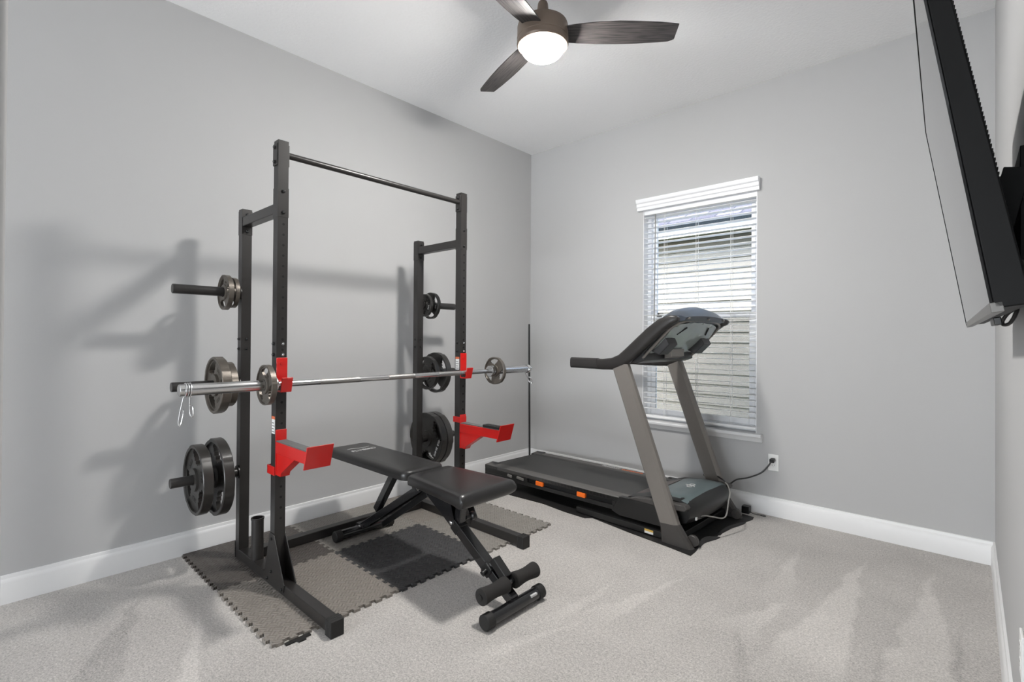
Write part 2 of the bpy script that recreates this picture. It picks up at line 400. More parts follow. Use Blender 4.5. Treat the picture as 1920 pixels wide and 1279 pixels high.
# ------------------------------------------------------------------ outside: neighbouring house and lawn
struct('ground', MB().box(-12, 9, YB+T, 16, -0.32, -0.25), 'grass')
hs = thing('house', 'beige neighbouring house with lap siding and shingled roof seen through the window', 'house', (-3, 6.3, -0.25))
m = MB()
z = -0.25
while z < 2.5:
    m.prism([(0, 0), (0.020, 0), (0.004, 0.130), (0, 0.130)], (-9, 6.3, z), (0, -1, 0), (0, 0, 1), (14, 0, 0)); z += 0.13
m.box(-9, 5, 6.3, 6.5, -0.25, 2.7)
mk('siding_wall', m, 'siding', hs, ang=20)
mk('soffit', MB().box(-9, 5, 6.02, 6.32, 2.495, 2.51), 'soffit', hs)
mk('fascia', MB().box(-9, 5, 5.985, 6.02, 2.495, 2.59), 'fascia', hs)
mk('gutter', MB().prism([(0, 0), (0.05, 0.005), (0.07, 0.05), (0, 0.05)], (-9, 5.985, 2.585), (0, -1, 0), (0, 0, 1), (14, 0, 0)), 'gutter', hs)
m = MB(); a = R(28)
m.prism([(0, 0), (3.5*math.cos(a), 3.5*math.sin(a)), (3.5*math.cos(a), 3.5*math.sin(a)-0.04), (0, -0.02)], (0, 0, 0), (0, 1, 0), (0, 0, 1), (14, 0, 0))
rf = mk('roof', m, 'shingle', hs); 
for v in rf.data.vertices: v.co += Vector((-9, 5.93, 2.64)) 

# ------------------------------------------------------------------ window blind
bl = thing('window_blind', 'white faux wood blind with open slats and moulded valance on the window', 'blind', (-1.56, YB, WZ1))
vx0, vx1 = -2.043, -1.094
prof = [(0, 0), (0.030, 0), (0.032, 0.022), (0.040, 0.030), (0.040, 0.052), (0.050, 0.060), (0.056, 0.078), (0.056, 0.088), (0, 0.088)]
m = MB(); m.prism(prof, (vx0, YB, 2.282), (0, -1, 0), (0, 0, 1), (vx1-vx0, 0, 0))
mk('valance', m, 'vinyl', bl, ang=20)
m = MB().box(WX0+0.006, WX1-0.006, YB+0.004, YB+0.058, 2.245, 2.296); mk('headrail', m, 'vinyl', bl)
m = MB(); zs = 2.222; k = 0
while zs > 0.622:
    n = 6; tilt = R(-4)
    top = []; bot = []
    for i in range(n+1):
        q = i/n-0.5; yy = q*0.050; zz = 0.0025*(1-4*q*q)
        top.append((yy*math.cos(tilt)-zz*math.sin(tilt), yy*math.sin(tilt)+zz*math.cos(tilt)+0.0014)); bot.append((top[-1][0], top[-1][1]-0.0028))
    m.prism(top+bot[::-1], (WX0+0.008, YB+0.032, zs), (0, 1, 0), (0, 0, 1), (WX1-WX0-0.016, 0, 0)); zs -= 0.0425; k += 1
mk('slats', m, 'blind', bl, ang=50)
mk('bottom_rail', MB().box(WX0+0.008, WX1-0.008, YB+0.007, YB+0.057, 0.575, 0.595), 'blind', bl, bevel=0.004)
m = MB()
for x in (-1.82, -1.56, -1.30):
    for yy in (0.006, 0.058): m.cyl((x, YB+yy, 0.59), (x, YB+yy, 2.25), 0.0012, n=6)
    m.cyl((x+0.01, YB+0.003, 0.59), (x+0.01, YB+0.003, 2.25), 0.0010, n=6)
mk('ladder_cords', m, 'white', bl)
mk('tilt_wand', MB().cyl((-1.895, YB-0.012, 1.33), (-1.89, YB-0.006, 2.24), 0.0042, n=8), 'greycord', bl)

# ------------------------------------------------------------------ foam floor tiles
TH = 0.012
TR = TH+0.0006
gx = [-3.205, -2.630, -2.010]; gy = [0.815, 1.405, 1.990, 2.580]
def edge_pts(p0, p1, outw, d=0.0085, n=20):
    """puzzle edge: dovetail teeth alternately out and in, so neighbours mate"""
    p0 = Vector(p0); p1 = Vector(p1); u = p1-p0; Ln = u.length; u.normalize(); o = Vector(outw); pts = [p0]; g = 0.0008
    st = (Ln-0.03)/n
    for i in range(n):
        a = 0.015+i*st; bb = a+st; s_ = 1 if i % 2 == 0 else -1
        fl = 0.0035
        if s_ > 0: q = [(a+fl+g, 0), (a-fl+g, d), (bb+fl-g, d), (bb-fl-g, 0)]
        else: q = [(a+fl-g, 0), (a-fl-g, -d), (bb+fl+g, -d), (bb-fl+g, 0)]
        pts += [p0+u*x+o*(y-g) for x, y in q]
    return pts
def foam_tile(ix, iy, mm, label):
    x0, x1 = gx[ix], gx[ix+1]; y0, y1 = gy[iy], gy[iy+1]
    pts = edge_pts((x0, y0), (x1, y0), (0, -1)) + edge_pts((x1, y0), (x1, y1), (1, 0)) + edge_pts((x1, y1), (x0, y1), (0, 1))
    if ix == 1: pts += edge_pts((x0, y1), (x0, y0), (-1, 0))
    else: pts += [Vector((x0, y1))]
    cx, cy = (x0+x1)/2, (y0+y1)/2
    b = MB(); b.prism([(p.x, p.y) for p in pts], (0, 0, 0.0), (1, 0, 0), (0, 1, 0), (0, 0, TH))
    o = mk('foam_tile', b, mm, loc=(cx, cy, 0.0), smooth=False)
    return tag(o, label, 'floor tile', 'interlocking foam floor tiles under the rack')
foam_tile(1, 0, 'tilegrey', 'taupe foam tile under the front end of the left rack foot, room side')
foam_tile(1, 1, 'tileblack', 'black foam tile on the room side directly beneath the bench seat')
foam_tile(1, 2, 'tilepale', 'light grey foam tile under the front end of the right rack foot')
foam_tile(0, 0, 'tiledark', 'dark brown foam tile by the baseboard under the left rack uprights')
foam_tile(0, 1, 'tilepale', 'grey foam tile by the baseboard under the rear bench foot bar')
foam_tile(0, 2, 'tilegrey', 'brownish grey foam tile by the baseboard under the right rack uprights')
b = MB(); b.prism([(0, 0), (0.10, 0), (0.10, 0.018), (0.078, 0.018), (0.074, 0.032), (0.045, 0.032), (0.04, 0.018), (0, 0.018)], (-2.0, 0.86, 0), (0, 1, 0), (1, 0, 0), (0, 0, 0.006))
tag(mk('foam_edge_strip', b, 'rubber', loc=(-1.99, 0.91, 0), smooth=False), 'small dark foam edge strip poking out beside the left rack foot cap', 'edge strip')

# ------------------------------------------------------------------ power rack
YL, YR, XFr, XBk, hw = 1.028, 2.202, -2.480, -2.940, 0.025
rack = thing('power_rack', 'black steel half rack with pull-up bar and plate storage horns on foam tiles', 'power rack', (-2.7, 1.615, 0))
def bolt(p, n, r=0.008, m_='black', par=None):
    b = MB(); n = Vector(n); b.lathe([(0, 0), (r*1.25, 0), (r*1.25, 0.0015), (r, 0.0015), (r*0.9, 0.006), (r*0.55, 0.0085), (0, 0.009)], p, n, 12)
    mk('bolt', b, m_, par or rack)
for yc, left in ((YL, True), (YR, False)):
    ft = MB().box(-2.965, -1.925, yc-hw, yc+hw, TR, TR+0.052); foot = mk('base_foot', ft, 'rack', rack, 0.004)
    c = MB().box(-1.945, -1.893, yc-hw-0.004, yc+hw+0.004, 0.0, TR+0.056)
    for q in range(4): c.box(-1.94+q*0.012, -1.934+q*0.012, yc-hw-0.0055, yc+hw+0.0055, 0.002, TR+0.0575)
    mk('foot_cap', c, 'rubber', foot, 0.003)
    c = MB().box(-2.972, -2.962, yc-hw-0.002, yc+hw+0.002, TR, TR+0.085); mk('foot_plate', c, 'rack', foot)
    # front upright with a column of holes
    u = MB(); u.box(XFr-hw, XFr+hw, yc-hw, yc+hw, TR+0.052, 2.172)
    u.box(XFr-hw-0.0015, XFr+hw+0.0015, yc-hw-0.0015, yc+hw+0.0015, 1.80, 1.942)
    u.mi = 1; zz = 1.765
    while zz > 0.33:
        u.cyl((XFr+hw-0.002, yc+0.003, zz), (XFr+hw+0.0006, yc+0.003, zz), 0.0062, n=12)
        zz -= 0.0508
    u.mi = 0
    up_f = mk('front_upright', u, ['rack', 'rackhole'], rack, 0.0)
    u = MB().box(XBk-hw, XBk+hw, yc-hw, yc+hw, TR+0.052, 1.914); u.box(XBk-hw-0.0015, XBk+hw+0.0015, yc-hw-0.0015, yc+hw+0.0015, 1.775, 1.905)
    up_b = mk('rear_upright', u, 'rack', rack, 0.0)
    mk('side_bar', MB().box(XBk+hw, XFr-hw, yc-hw, yc+hw, 1.818, 1.868), 'rack', rack, 0.004)
    # bolts
    for zb in (1.925, 1.822): bolt((XFr+hw+0.0015, yc+0.001, zb), (1, 0, 0))
    for zb in (1.885, 1.792): bolt((XBk+hw+0.0015, yc+0.001, zb), (1, 0, 0))
    for zb in (1.185, 1.132):
        bolt((XFr+hw, yc+0.006, zb), (1, 0, 0), 0.006, 'chrome'); bolt((XFr-0.006, yc-hw, zb), (0, -1, 0), 0.008); bolt((XBk+hw, yc+0.004, zb+0.02), (1, 0, 0), 0.006); bolt((XBk-0.004, yc-hw, zb+0.02), (0, -1, 0), 0.007)
    # warning label
    lz = 0.80 if left else 1.06
    lb = MB().box(XFr-0.019, XFr+0.017, yc-hw-0.0006, yc-hw, lz-0.05, lz+0.02); lb.mi = 1; lb.box(XFr-0.019, XFr+0.017, yc-hw-0.0008, yc-hw, lz+0.02, lz+0.034)
    lb.mi = 2
    for q in range(4): lb.box(XFr-0.015, XFr+0.013-0.006*(q % 2), yc-hw-0.0009, yc-hw, lz-0.042+q*0.014, lz-0.038+q*0.014)
    lo = mk('warning_label', lb, ['white', 'orangelab', 'padgrey'], up_f); lo['label'] = 'white label with orange stripe'
    # gussets either side of the front upright
    for sy in (-1, 1):
        y0 = yc+sy*hw
        g = MB(); g.prism([(-2.505, 0.262), (-2.497, 0.272), (-2.462, 0.272), (-2.452, 0.262), (-2.335, 0.066), (-2.345, 0.030), (-2.555, 0.030), (-2.560, 0.070)], (0, y0, 0), (1, 0, 0), (0, 0, 1), (0, sy*0.004, 0))
        gs = mk('gusset', g, 'rack', rack, 0.001)
        for bx, bz in ((-2.479, 0.245), (-2.478, 0.088), (-2.36, 0.042), (-2.525, 0.042)): bolt((bx, y0+sy*0.004, bz), (0, sy, 0), 0.0065)
    # storage horns
    sy = -1 if left else 1
    for hz in (1.457, 0.962, 0.480):
        h = MB(); ys = yc+sy*hw
        h.lathe([(0, 0), (0.036, 0), (0.036, 0.006), (0.0245, 0.007), (0.0245, 0.31), (0.0235, 0.314), (0, 0.314)], (XBk, ys, hz), (0, sy, 0), 28)
        mk('storage_horn', h, 'rack', rack)
# vertical bar holder on the left foot
h = MB(); h.lathe([(0.0255, 0), (0.0295, 0), (0.0295, 0.205), (0.032, 0.206), (0.032, 0.214), (0.0255, 0.214), (0.0255, 0.0)], (-2.728, YL, TR+0.052), (0, 0, 1), 32)
mk('bar_holder', h, 'rack', rack)
mk('foot_bracket', MB().box(-2.70, -2.57, YL-0.030, YL+0.030, TR+0.052, TR+0.055), 'rack', rack)
mk('rear_crossbar', MB().box(-2.905, -2.853, YL+hw, YR-hw, TR, TR+0.052), 'rack', rack, 0.004)
pb = MB(); pb.cyl((XFr, YL+hw, 2.112), (XFr, YR-hw, 2.112), 0.0158, n=24)
pbar = mk('pull_up_bar', pb, 'rack', rack)
for yy, sy in ((YL+hw, 1), (YR-hw, -1), (YL-hw, -1), (YR+hw, 1)):
    p = MB().box(XFr-0.026, XFr+0.022, min(yy, yy+sy*0.005), max(yy, yy+sy*0.005), 2.050, 2.155)
    mk('bar_flange', p, 'rack', pbar, 0.0015)
    for zz in (2.068, 2.138): bolt((XFr-0.004, yy+sy*0.005, zz), (0, sy, 0), 0.008, 'black', pbar)

# ------------------------------------------------------------------ J-hooks and spotter arms
def j_hook(yc, label):
    b = MB(); x = XFr+hw
    pf = [(0, 0.955), (0.054, 0.955), (0.072, 1.024), (0.066, 1.026), (0.050, 0.9635), (0.006, 0.9635), (0.006, 1.118), (0, 1.118)]
    b.prism(pf, (x+0.001, yc-hw-0.001, 0), (1, 0, 0), (0, 0, 1), (0, 0.052, 0))
    root = thing('bar_hook', label, 'bar hook', (x, yc, 0.955), group='red bar hooks')
    mk('hook_body', b, 'red', root, 0.002)
    mk('hook_liner', MB().box(x+0.007, x+0.049, yc-hw+0.001, yc+hw-0.001, 0.9636, 0.978), 'black', root)
    p = MB().cyl((x+0.001, yc, 1.09), (x+0.010, yc, 1.09), 0.008, n=12); mk('hook_pin', p, 'red', root)
j_hook(YL, 'red bar hook on the left front upright holding the barbell')
j_hook(YR, 'red bar hook on the right front upright holding the barbell')
def spotter(yc, z0, label, x_tip):
    x = XFr+hw+0.001; L_ = x_tip-x
    root = thing('spotter_arm', label, 'spotter arm', (x, yc, z0-0.10), group='red spotter arms')
    ab = MB().box(x, x_tip-0.008, yc-hw-0.001, yc+hw+0.001, z0, z0+0.056); mk('arm_tube', ab, 'red', root, 0.003)
    bp = MB().box(x, x+0.005, yc-hw-0.001, yc+hw+0.001, z0-0.105, z0+0.112); mk('back_plate', bp, 'red', root, 0.001)
    g = MB(); g.prism([(0.004, 0.001), (0.20, 0.001), (0.06, -0.085), (0.05, -0.105), (0.004, -0.105)], (x, yc-0.022, z0), (1, 0, 0), (0, 0, 1), (0, 0.044, 0)); mk('gusset', g, 'red', root, 0.001)
    lp = MB(); lp.prism([(-0.012, -0.008), (-0.005, -0.008), (0.027, 0.094), (0.020, 0.094)], (x_tip, yc-0.060, z0), (1, 0, 0), (0, 0, 1), (0, 0.120, 0)); mk('end_lip', lp, 'red', root, 0.0015)
    pd = MB().box(x+0.006, x_tip-0.012, yc-hw+0.001, yc+hw-0.001, z0+0.056, z0+0.061); mk('wear_pad', pd, 'padgrey', root)
    return root
arm = spotter(YL, 0.660, 'red spotter arm on the left front upright with bare grey pad', -2.075)
b = MB(); x = XFr
b.box(x-hw-0.032, x+hw, YL-hw-0.0055, YL-hw-0.0005, 0.552, 0.594); b.box(x-hw-0.032, x-hw-0.026, YL-hw-0.0055, YL-hw+0.02, 0.552, 0.594)
mk('side_clip', b, 'red', arm, 0.0015)
arm = spotter(YR, 0.604, 'red spotter arm on the right front upright with a black gadget on it', -2.075)
b = MB().box(x-hw-0.008, x+hw+0.006, YR-hw-0.0065, YR-hw-0.0005, 0.665, 0.702); b.box(x+hw+0.0012, x+hw+0.0065, YR-hw-0.0065, YR+hw+0.004, 0.665, 0.702)
mk('side_clip', b, 'red', arm, 0.0015)
g = thing('gadget', 'black slim gadget lying on the right red spotter arm', 'gadget', (-2.155, YR, 0.665))
mk('case', MB().box(-2.235, -2.095, YR-0.032, YR+0.020, 0.6652, 0.681), 'black', g, 0.004)
m = MB()
for q in range(3): m.box(-2.215+q*0.04, -2.19+q*0.04, YR-0.02, YR+0.008, 0.681, 0.6825)
mk('buttons', m, 'charc', g)

# ------------------------------------------------------------------ barbell, plates, spring clips
BX, BZ = -2.412, 0.9935
bar = thing('barbell', 'chrome olympic barbell resting on the red bar hooks', 'barbell', (BX, 1.70, BZ-0.025))
yA, yB = 0.985, 2.405
mk('shaft', MB().cyl((BX, yA-0.01, BZ), (BX, yB+0.01, BZ), 0.0145, n=28), 'chrome', bar)
for a_, b_ in ((1.20, 1.42), (1.60, 1.78), (1.96, 2.14)): mk('knurling', MB().cyl((BX, a_, BZ), (BX, b_, BZ), 0.0149, n=28), 'knurl', bar)
for y0, y1, sy in ((yA, 0.592, -1), (yB, 2.825, 1)):
    s_ = MB(); s_.lathe([(0, 0), (0.0345, 0), (0.037, 0.002), (0.037, 0.026), (0.0345, 0.028), (0.0250, 0.028), (0.0250, abs(y1-y0)-0.002), (0.0235, abs(y1-y0)), (0, abs(y1-y0))], (BX, y0, BZ), (0, sy, 0), 36)
    sl = mk('sleeve', s_, 'chrome', bar)

def plate_mb(Ro, rh, th, rim, hole=True, phase=90, bore=0.0265):
    """tri-grip weight plate about the y axis, grip openings as real holes"""
    n = 96; b = MB()
    ri = Ro-rim; rw0 = Ro*0.40
    rings = [(bore, th*0.50), (rh, th*0.50), (rh+0.002, th*0.26), (rw0, th*0.22)]
    hr = [rw0+(ri-0.004-rw0)*t for t in (0.12, 0.30, 0.52, 0.74, 0.90, 1.0)]
    hwid = [12, 22, 28, 30, 28, 0]
    for r_ in hr: rings.append((r_, th*0.22))
    rings += [(ri, th*0.24), (ri+0.003, th*0.47), (Ro-0.003, th*0.5), (Ro, th*0.44)]
    def absent(k, a):
        if not hole: return False
        i = k-4
        if i < 0 or i >= 5: return False
        for c in (0, 120, 240):
            d = abs((a-c-phase+180) % 360-180)
            if d < hwid[i]: return True
        return False
    V = {}
    for k, (r_, h) in enumerate(rings):
        for j in range(n):
            a = 360*j/n; rr = r_
            if k >= len(rings)-3:
                d = min(abs((a-c-phase+180) % 360-180) for c in (0, 120, 240))
                if d > 34: rr = r_*0.975
            ca, sa = math.cos(R(a)), math.sin(R(a))
            V[k, j, 0] = b.v((rr*ca, -h, rr*sa)); V[k, j, 1] = b.v((rr*ca, h, rr*sa))
    pres = lambda k, j: 0 <= k < len(rings)-1 and not absent(k, 360*(j+0.5)/n)
    for k in range(len(rings)-1):
        for j in range(n):
            if not pres(k, j): continue
            j2 = (j+1) % n
            b.face([V[k, j, 0], V[k+1, j, 0], V[k+1, j2, 0], V[k, j2, 0]]); b.face([V[k, j, 1], V[k, j2, 1], V[k+1, j2, 1], V[k+1, j, 1]])
            if not pres(k-1, j): b.face([V[k, j, 0], V[k, j2, 0], V[k, j2, 1], V[k, j, 1]])
            if not pres(k+1, j): b.face([V[k+1, j, 0], V[k+1, j, 1], V[k+1, j2, 1], V[k+1, j2, 0]])
            if not pres(k, j-1 if j else n-1): b.face([V[k, j, 0], V[k, j, 1], V[k+1, j, 1], V[k+1, j, 0]])
            if not pres(k, j2): b.face([V[k, j2, 0], V[k+1, j2, 0], V[k+1, j2, 1], V[k, j2, 1]])
    return b
def plate(D, th, x, y, z, phase, mm, label, group, marks=None, face=-1):
    Ro = D/2; root = thing('weight_plate', label, 'weight plate', (x, y, z), group=group, local=True)
    b = plate_mb(Ro, min(0.058, Ro*0.42), th, max(0.010, Ro*0.11), True, phase)
    mk('plate_body', b, mm, root, ang=40)
    if marks:
        me = text_mesh(marks[0], marks[1], 0.0006)
        for a in marks[2]:
            t = MB()
            c = Vector((math.cos(R(a)), 0, math.sin(R(a)))); rr = Ro*marks[3]
            tan = Vector((math.sin(R(a)), 0, -math.cos(R(a)))); radial = c
            # lettering read from the side the plate faces
            xd = tan if face < 0 else -tan
            t.add_mesh(me, frame(c*rr+Vector((0, face*(th*0.22+0.001), 0)), xd, radial, Vector((0, face, 0))))
            wm = mk('weight_marking', t, marks[4], root, smooth=False)
            if marks[4] == 'mark': wm['label'] = 'raised pale lettering'
    return root
hz = {0: 1.457, 1: 0.962, 2: 0.480}
G = 'weight plates on the rack and barbell'
plate(0.190, 0.026, BX, 0.942, BZ-0.0, 97, 'iron', 'small grey plate on the left barbell sleeve', G, ('5LB', 0.016, (60, 180), 0.56, 'iron'))
plate(0.190, 0.026, BX, 2.460, BZ-0.0, 97, 'iron', 'small grey plate on the right barbell sleeve', G, ('5LB', 0.016, (60, 180), 0.56, 'iron'))
hl = lambda i, D: hz[i]-0.0018
# left side, towards the camera
plate(0.190, 0.026, XBk, 0.932, hl(0, 0), 130, 'iron', 'outer small grey plate on the upper left storage horn', G, ('5LB', 0.016, (70, 190), 0.56, 'iron'))
plate(0.165, 0.022, XBk, 0.968, hl(0, 0), 150, 'iron', 'inner smaller grey plate on the upper left storage horn', G)
plate(0.300, 0.046, XBk, 0.899, hl(1, 0), 120, 'iron', 'outer medium grey plate on the middle left storage horn behind the barbell', G, ('25LB', 0.026, (60, 180, 300), 0.56, 'iron'))
plate(0.240, 0.034, XBk, 0.948, hl(1, 0), 100, 'iron', 'inner smaller grey plate on the middle left storage horn', G)
plate(0.358, 0.048, XBk, 0.812, hl(2, 0), 78, 'ironblk', 'outer black coated plate on the lower left storage horn', G, ('35LB', 0.03, (18, 138, 258), 0.58, 'ironblk'))
plate(0.400, 0.050, XBk, 0.900, hl(2, 0), 70, 'ironblk', 'inner larger black coated plate on the lower left storage horn', G, ('45LB', 0.03, (10, 130, 250), 0.58, 'ironblk'))
# right side
plate(0.165, 0.024, XBk, 2.262, hl(0, 0), 40, 'ironblk', 'inner smaller black plate on the upper right storage horn', G, ('2.5LB', 0.014, (340,), 0.60, 'mark'))
plate(0.197, 0.028, XBk, 2.318, hl(0, 0), 30, 'ironblk', 'outer small black plate on the upper right storage horn', G, ('5LB', 0.016, (350,), 0.62, 'mark'))
plate(0.245, 0.034, XBk, 2.290, hl(1, 0), 20, 'ironblk', 'inner smaller black plate on the middle right storage horn', G, ('10LB', 0.02, (300,), 0.58, 'ironblk'))
plate(0.302, 0.044, XBk, 2.372, hl(1, 0), 30, 'ironblk', 'outer medium black plate on the middle right storage horn', G)
plate(0.385, 0.050, XBk, 2.300, hl(2, 0), 30, 'ironblk', 'inner large black plate with pale lettering on the lower right storage horn', G, ('45LB  20.4KG', 0.024, (335,), 0.66, 'mark'))
plate(0.385, 0.050, XBk, 2.356, hl(2, 0), 30, 'ironblk', 'outer large black plate on the lower right storage horn', G)

def clip(y, label, sy, hang):
    root = thing('spring_clip', label, 'spring clip', (BX, y, BZ), group='spring clips on the barbell ends', local=True)
    pts = []; r = 0.0285
    for i in range(73):
        a = 2*PI*i/24; pts.append((r*math.cos(a-PI/2), (i/72-0.5)*0.026*sy, r*math.sin(a-PI/2)))
    mk('coil', MB().tube(pts, 0.0027, 8), 'wire', root)
    for q, (dx, dy, ln) in enumerate(hang):
        d = Vector((dx, dy, -1)).normalized(); side = Vector((1, 0.25, 0)).normalized(); o = Vector((0.004*(1 if q else -1), (0.010 if q else -0.010)*sy, -r))
        w_ = 0.012
        P = [o-side*w_*0.6, o+d*ln*0.45-side*w_, o+d*ln*0.85-side*w_, o+d*ln-side*w_*0.4, o+d*ln+side*w_*0.4, o+d*ln*0.85+side*w_, o+d*ln*0.5+side*w_*0.9, o+d*ln*0.42-side*w_*0.8]
        mk('grip_loop', MB().tube(smooth_path(P, 5), 0.0022, 7), 'wire', root)
clip(0.625, 'chrome spring clip hanging on the left barbell end', 1, [(0.02, -0.16, 0.118), (0.02, 0.05, 0.085)])
clip(2.800, 'chrome spring clip on the right barbell end', 1, [(0.35, 0.5, 0.09), (0.15, 0.15, 0.075)])

# ------------------------------------------------------------------ weight bench
bc = 1.660
bench = thing('weight_bench', 'black adjustable weight bench with foam rollers in front of the rack', 'weight bench', (-2.1, bc, 0))
def pad(name, x0, x1, h0, h1, z0, z1, rad, front_round=False):
    """upholstered pad: rounded plan, crowned top"""
    def outline(k):
        pts = []
        cs = [(x0, -h0, 180), (x1, -h1, 270), (x1, h1, 0), (x0, h0, 90)]
        for cx, cy, a0 in cs:
            sx = 1 if cx == x1 else -1; syy = 1 if cy > 0 else -1
            for i in range(7):
                a = R(a0+i*15); pts.append((cx-sx*rad+math.cos(a)*(rad-k), bc+cy-syy*rad+math.sin(a)*(rad-k)))
        return pts
    secs = []
    T_ = z1-z0
    for k, z in ((0.010, z0), (0.001, z0+0.003), (0, z0+T_*0.35), (0, z0+T_*0.62), (0.003, z1-T_*0.2), (0.010, z1-T_*0.07), (0.022, z1-0.001), (0.05, z1+0.0015)):
        secs.append([(x, y, z-(0.014*max(0, 1-(x1-x)/0.05)**2 if front_round and z > z0+T_*0.5 else 0)) for x, y in outline(min(k, rad*0.95))])
    b = MB().sweep(secs); return mk(name, b, 'vinylpad', bench, ang=60)
bp_ = pad('back_pad', -2.965, -2.135, 0.140, 0.136, 0.474, 0.526, 0.052)
# seat with rolled front edge (profile swept across the width)
secs = []
for i in range(17):
    t = i/16; s_ = t*2-1
    prof = []
    edge = 0.006*(abs(s_)**10)
    xr = -2.112; xf = -1.645
    P = [(xr+0.004, 0.462), (xr, 0.470), (xr, 0.510), (xr+0.012, 0.522)]
    for q in range(1, 6): P.append((xr+0.012+(xf-0.045-xr-0.012)*q/6, 0.5235))
    for a in range(90, -91, -15): P.append((xf-0.036+0.036*math.cos(R(a)), 0.4855+0.037*math.sin(R(a))))
    P.append((xf-0.075, 0.455)); P.append((xf-0.2, 0.460))
    sec = []
    for x, z in P:
        f_ = (x-xr)/(xf-xr); half = 0.137+(0.178-0.137)*f_
        zz = z-edge*(1 if z > 0.49 else -1); sec.append((x, bc+half*s_, zz))
    secs.append(sec)
# extra inset end sections so the sides look padded
def inset(sec, dy, k):
    cx = sum(p[0] for p in sec)/len(sec); cz = sum(p[2] for p in sec)/len(sec)
    return [(cx+(p[0]-cx)*(1-k*0.35), p[1]+dy, cz+(p[2]-cz)*(1-k)) for p in sec]
secs = [inset(secs[0], -0.004, 0.14)]+secs+[inset(secs[-1], 0.004, 0.14)]
seat = mk('seat_pad', MB().sweep(secs), 'vinylpad', bench, ang=50)
# maker's lettering and bird mark on the backrest
t = MB(); t.add_mesh(text_mesh('FLYBIRD', 0.044, 0.0004), frame((-2.745, bc-0.005, 0.5282), (0, 1, 0), (-1, 0, 0), (0, 0, 1)))
wing = []
for i in range(13): wing.append((-0.075+0.15*i/12, 0.016*math.sin(PI*i/12*2)*0.5+0.012*abs(i-6)/6))
poly = [(a, c_+0.004) for a, c_ in wing]+[(a, c_-0.002*(1-abs(i-6)/7)-0.001) for i, (a, c_) in reversed(list(enumerate(wing)))]
t.prism(poly, (-2.80, bc-0.005, 0.5279), (0, 1, 0), (-1, 0, 0), (0, 0, 0.0005))
mk('pad_lettering', t, 'mark', bp_, smooth=False)['label'] = 'white lettering under a bird mark'
def foot_bar(name, x, y0, y1, z, r):
    f_ = mk(name, MB().cyl((x, y0+0.02, z), (x, y1-0.02, z), r, n=28), 'gloss', bench)
    for yy, sy in ((y0, 1), (y1, -1)):
        c = MB().lathe([(0, 0), (r*1.05, 0), (r*1.16, 0.003), (r*1.16, 0.040), (r*1.02, 0.043), (r, 0.043)], (x, yy, z), (0, sy, 0), 28)
        mk('end_cap', c, 'rubber', f_)
    return f_
foot_bar('rear_foot', -2.745, 1.465, 1.860, TH+0.0325, 0.0275)
ff = foot_bar('front_foot', -1.488, 1.462, 1.838, 0.0335, 0.0285)
mk('sticker', MB().box(-1.475, -1.4585, 1.735, 1.775, 0.0455, 0.0545), 'mark', ff)
# main front leg: outer tube + inner telescoping tube
ax0 = Vector((-2.13, bc, 0.452)); ax1 = Vector((-1.502, bc, 0.048)); dv = (ax1-ax0).normalized(); un = Vector((-dv.z, 0, dv.x)); un = un if un.z > 0 else -un
PT = lambda t, o=0.0: ax0+dv*t+un*o
LN = (ax1-ax0).length
fl = mk('front_leg', MB().beam(PT(0.03), PT(0.58), 0.052, 0.052), 'gloss', bench, 0.005)
mk('leg_extension', MB().beam(PT(0.56), PT(LN), 0.044, 0.044), 'gloss', bench, 0.004)
for t_, ln in ((0.285, 0.05), (0.545, 0.05)): mk('leg_collar', MB().beam(PT(t_), PT(t_+ln), 0.058, 0.058), 'black', fl, 0.004)
mk('pop_pin', MB().cyl(PT(0.57)+Vector((0, -0.026, 0)), PT(0.57)+Vector((0, -0.05, -0.01)), 0.011, 0.014, 14), 'black', fl)
mk('leg_bolt', MB().cyl(PT(0.585)+Vector((0, -0.004, 0.03)), PT(0.585)+Vector((0, 0.012, 0.036)), 0.012, n=12), 'chrome', fl)
# roller holder and rollers
rz, rx = 0.122, -1.523
mk('roller_bracket', MB().beam(PT(0.565, 0.060), (rx-0.02, bc, rz+0.012), 0.044, 0.040), 'black', bench, 0.004)
mk('roller_axle', MB().cyl((rx, 1.475, rz), (rx, 1.825, rz), 0.012, n=16), 'gloss', bench)
for y0, y1 in ((1.475, 1.635), (1.680, 1.835)):
    L_ = y1-y0; pr_ = [(0, 0), (0.030, 0), (0.0355, 0.004)]
    for i in range(1, 12): pr_.append((0.0365-0.0065*math.sin(PI*i/12)**1.3, 0.004+(L_-0.008)*i/12))
    pr_ += [(0.0355, L_-0.004), (0.030, L_), (0, L_)]
    rl = mk('foam_roller', MB().lathe(pr_, (rx, y0, rz), (0, 1, 0), 32), 'foam', bench, ang=50)
    mk('roller_plug', MB().cyl((rx, y0-0.003, rz), (rx, y0, rz), 0.011, n=16), 'black', rl)
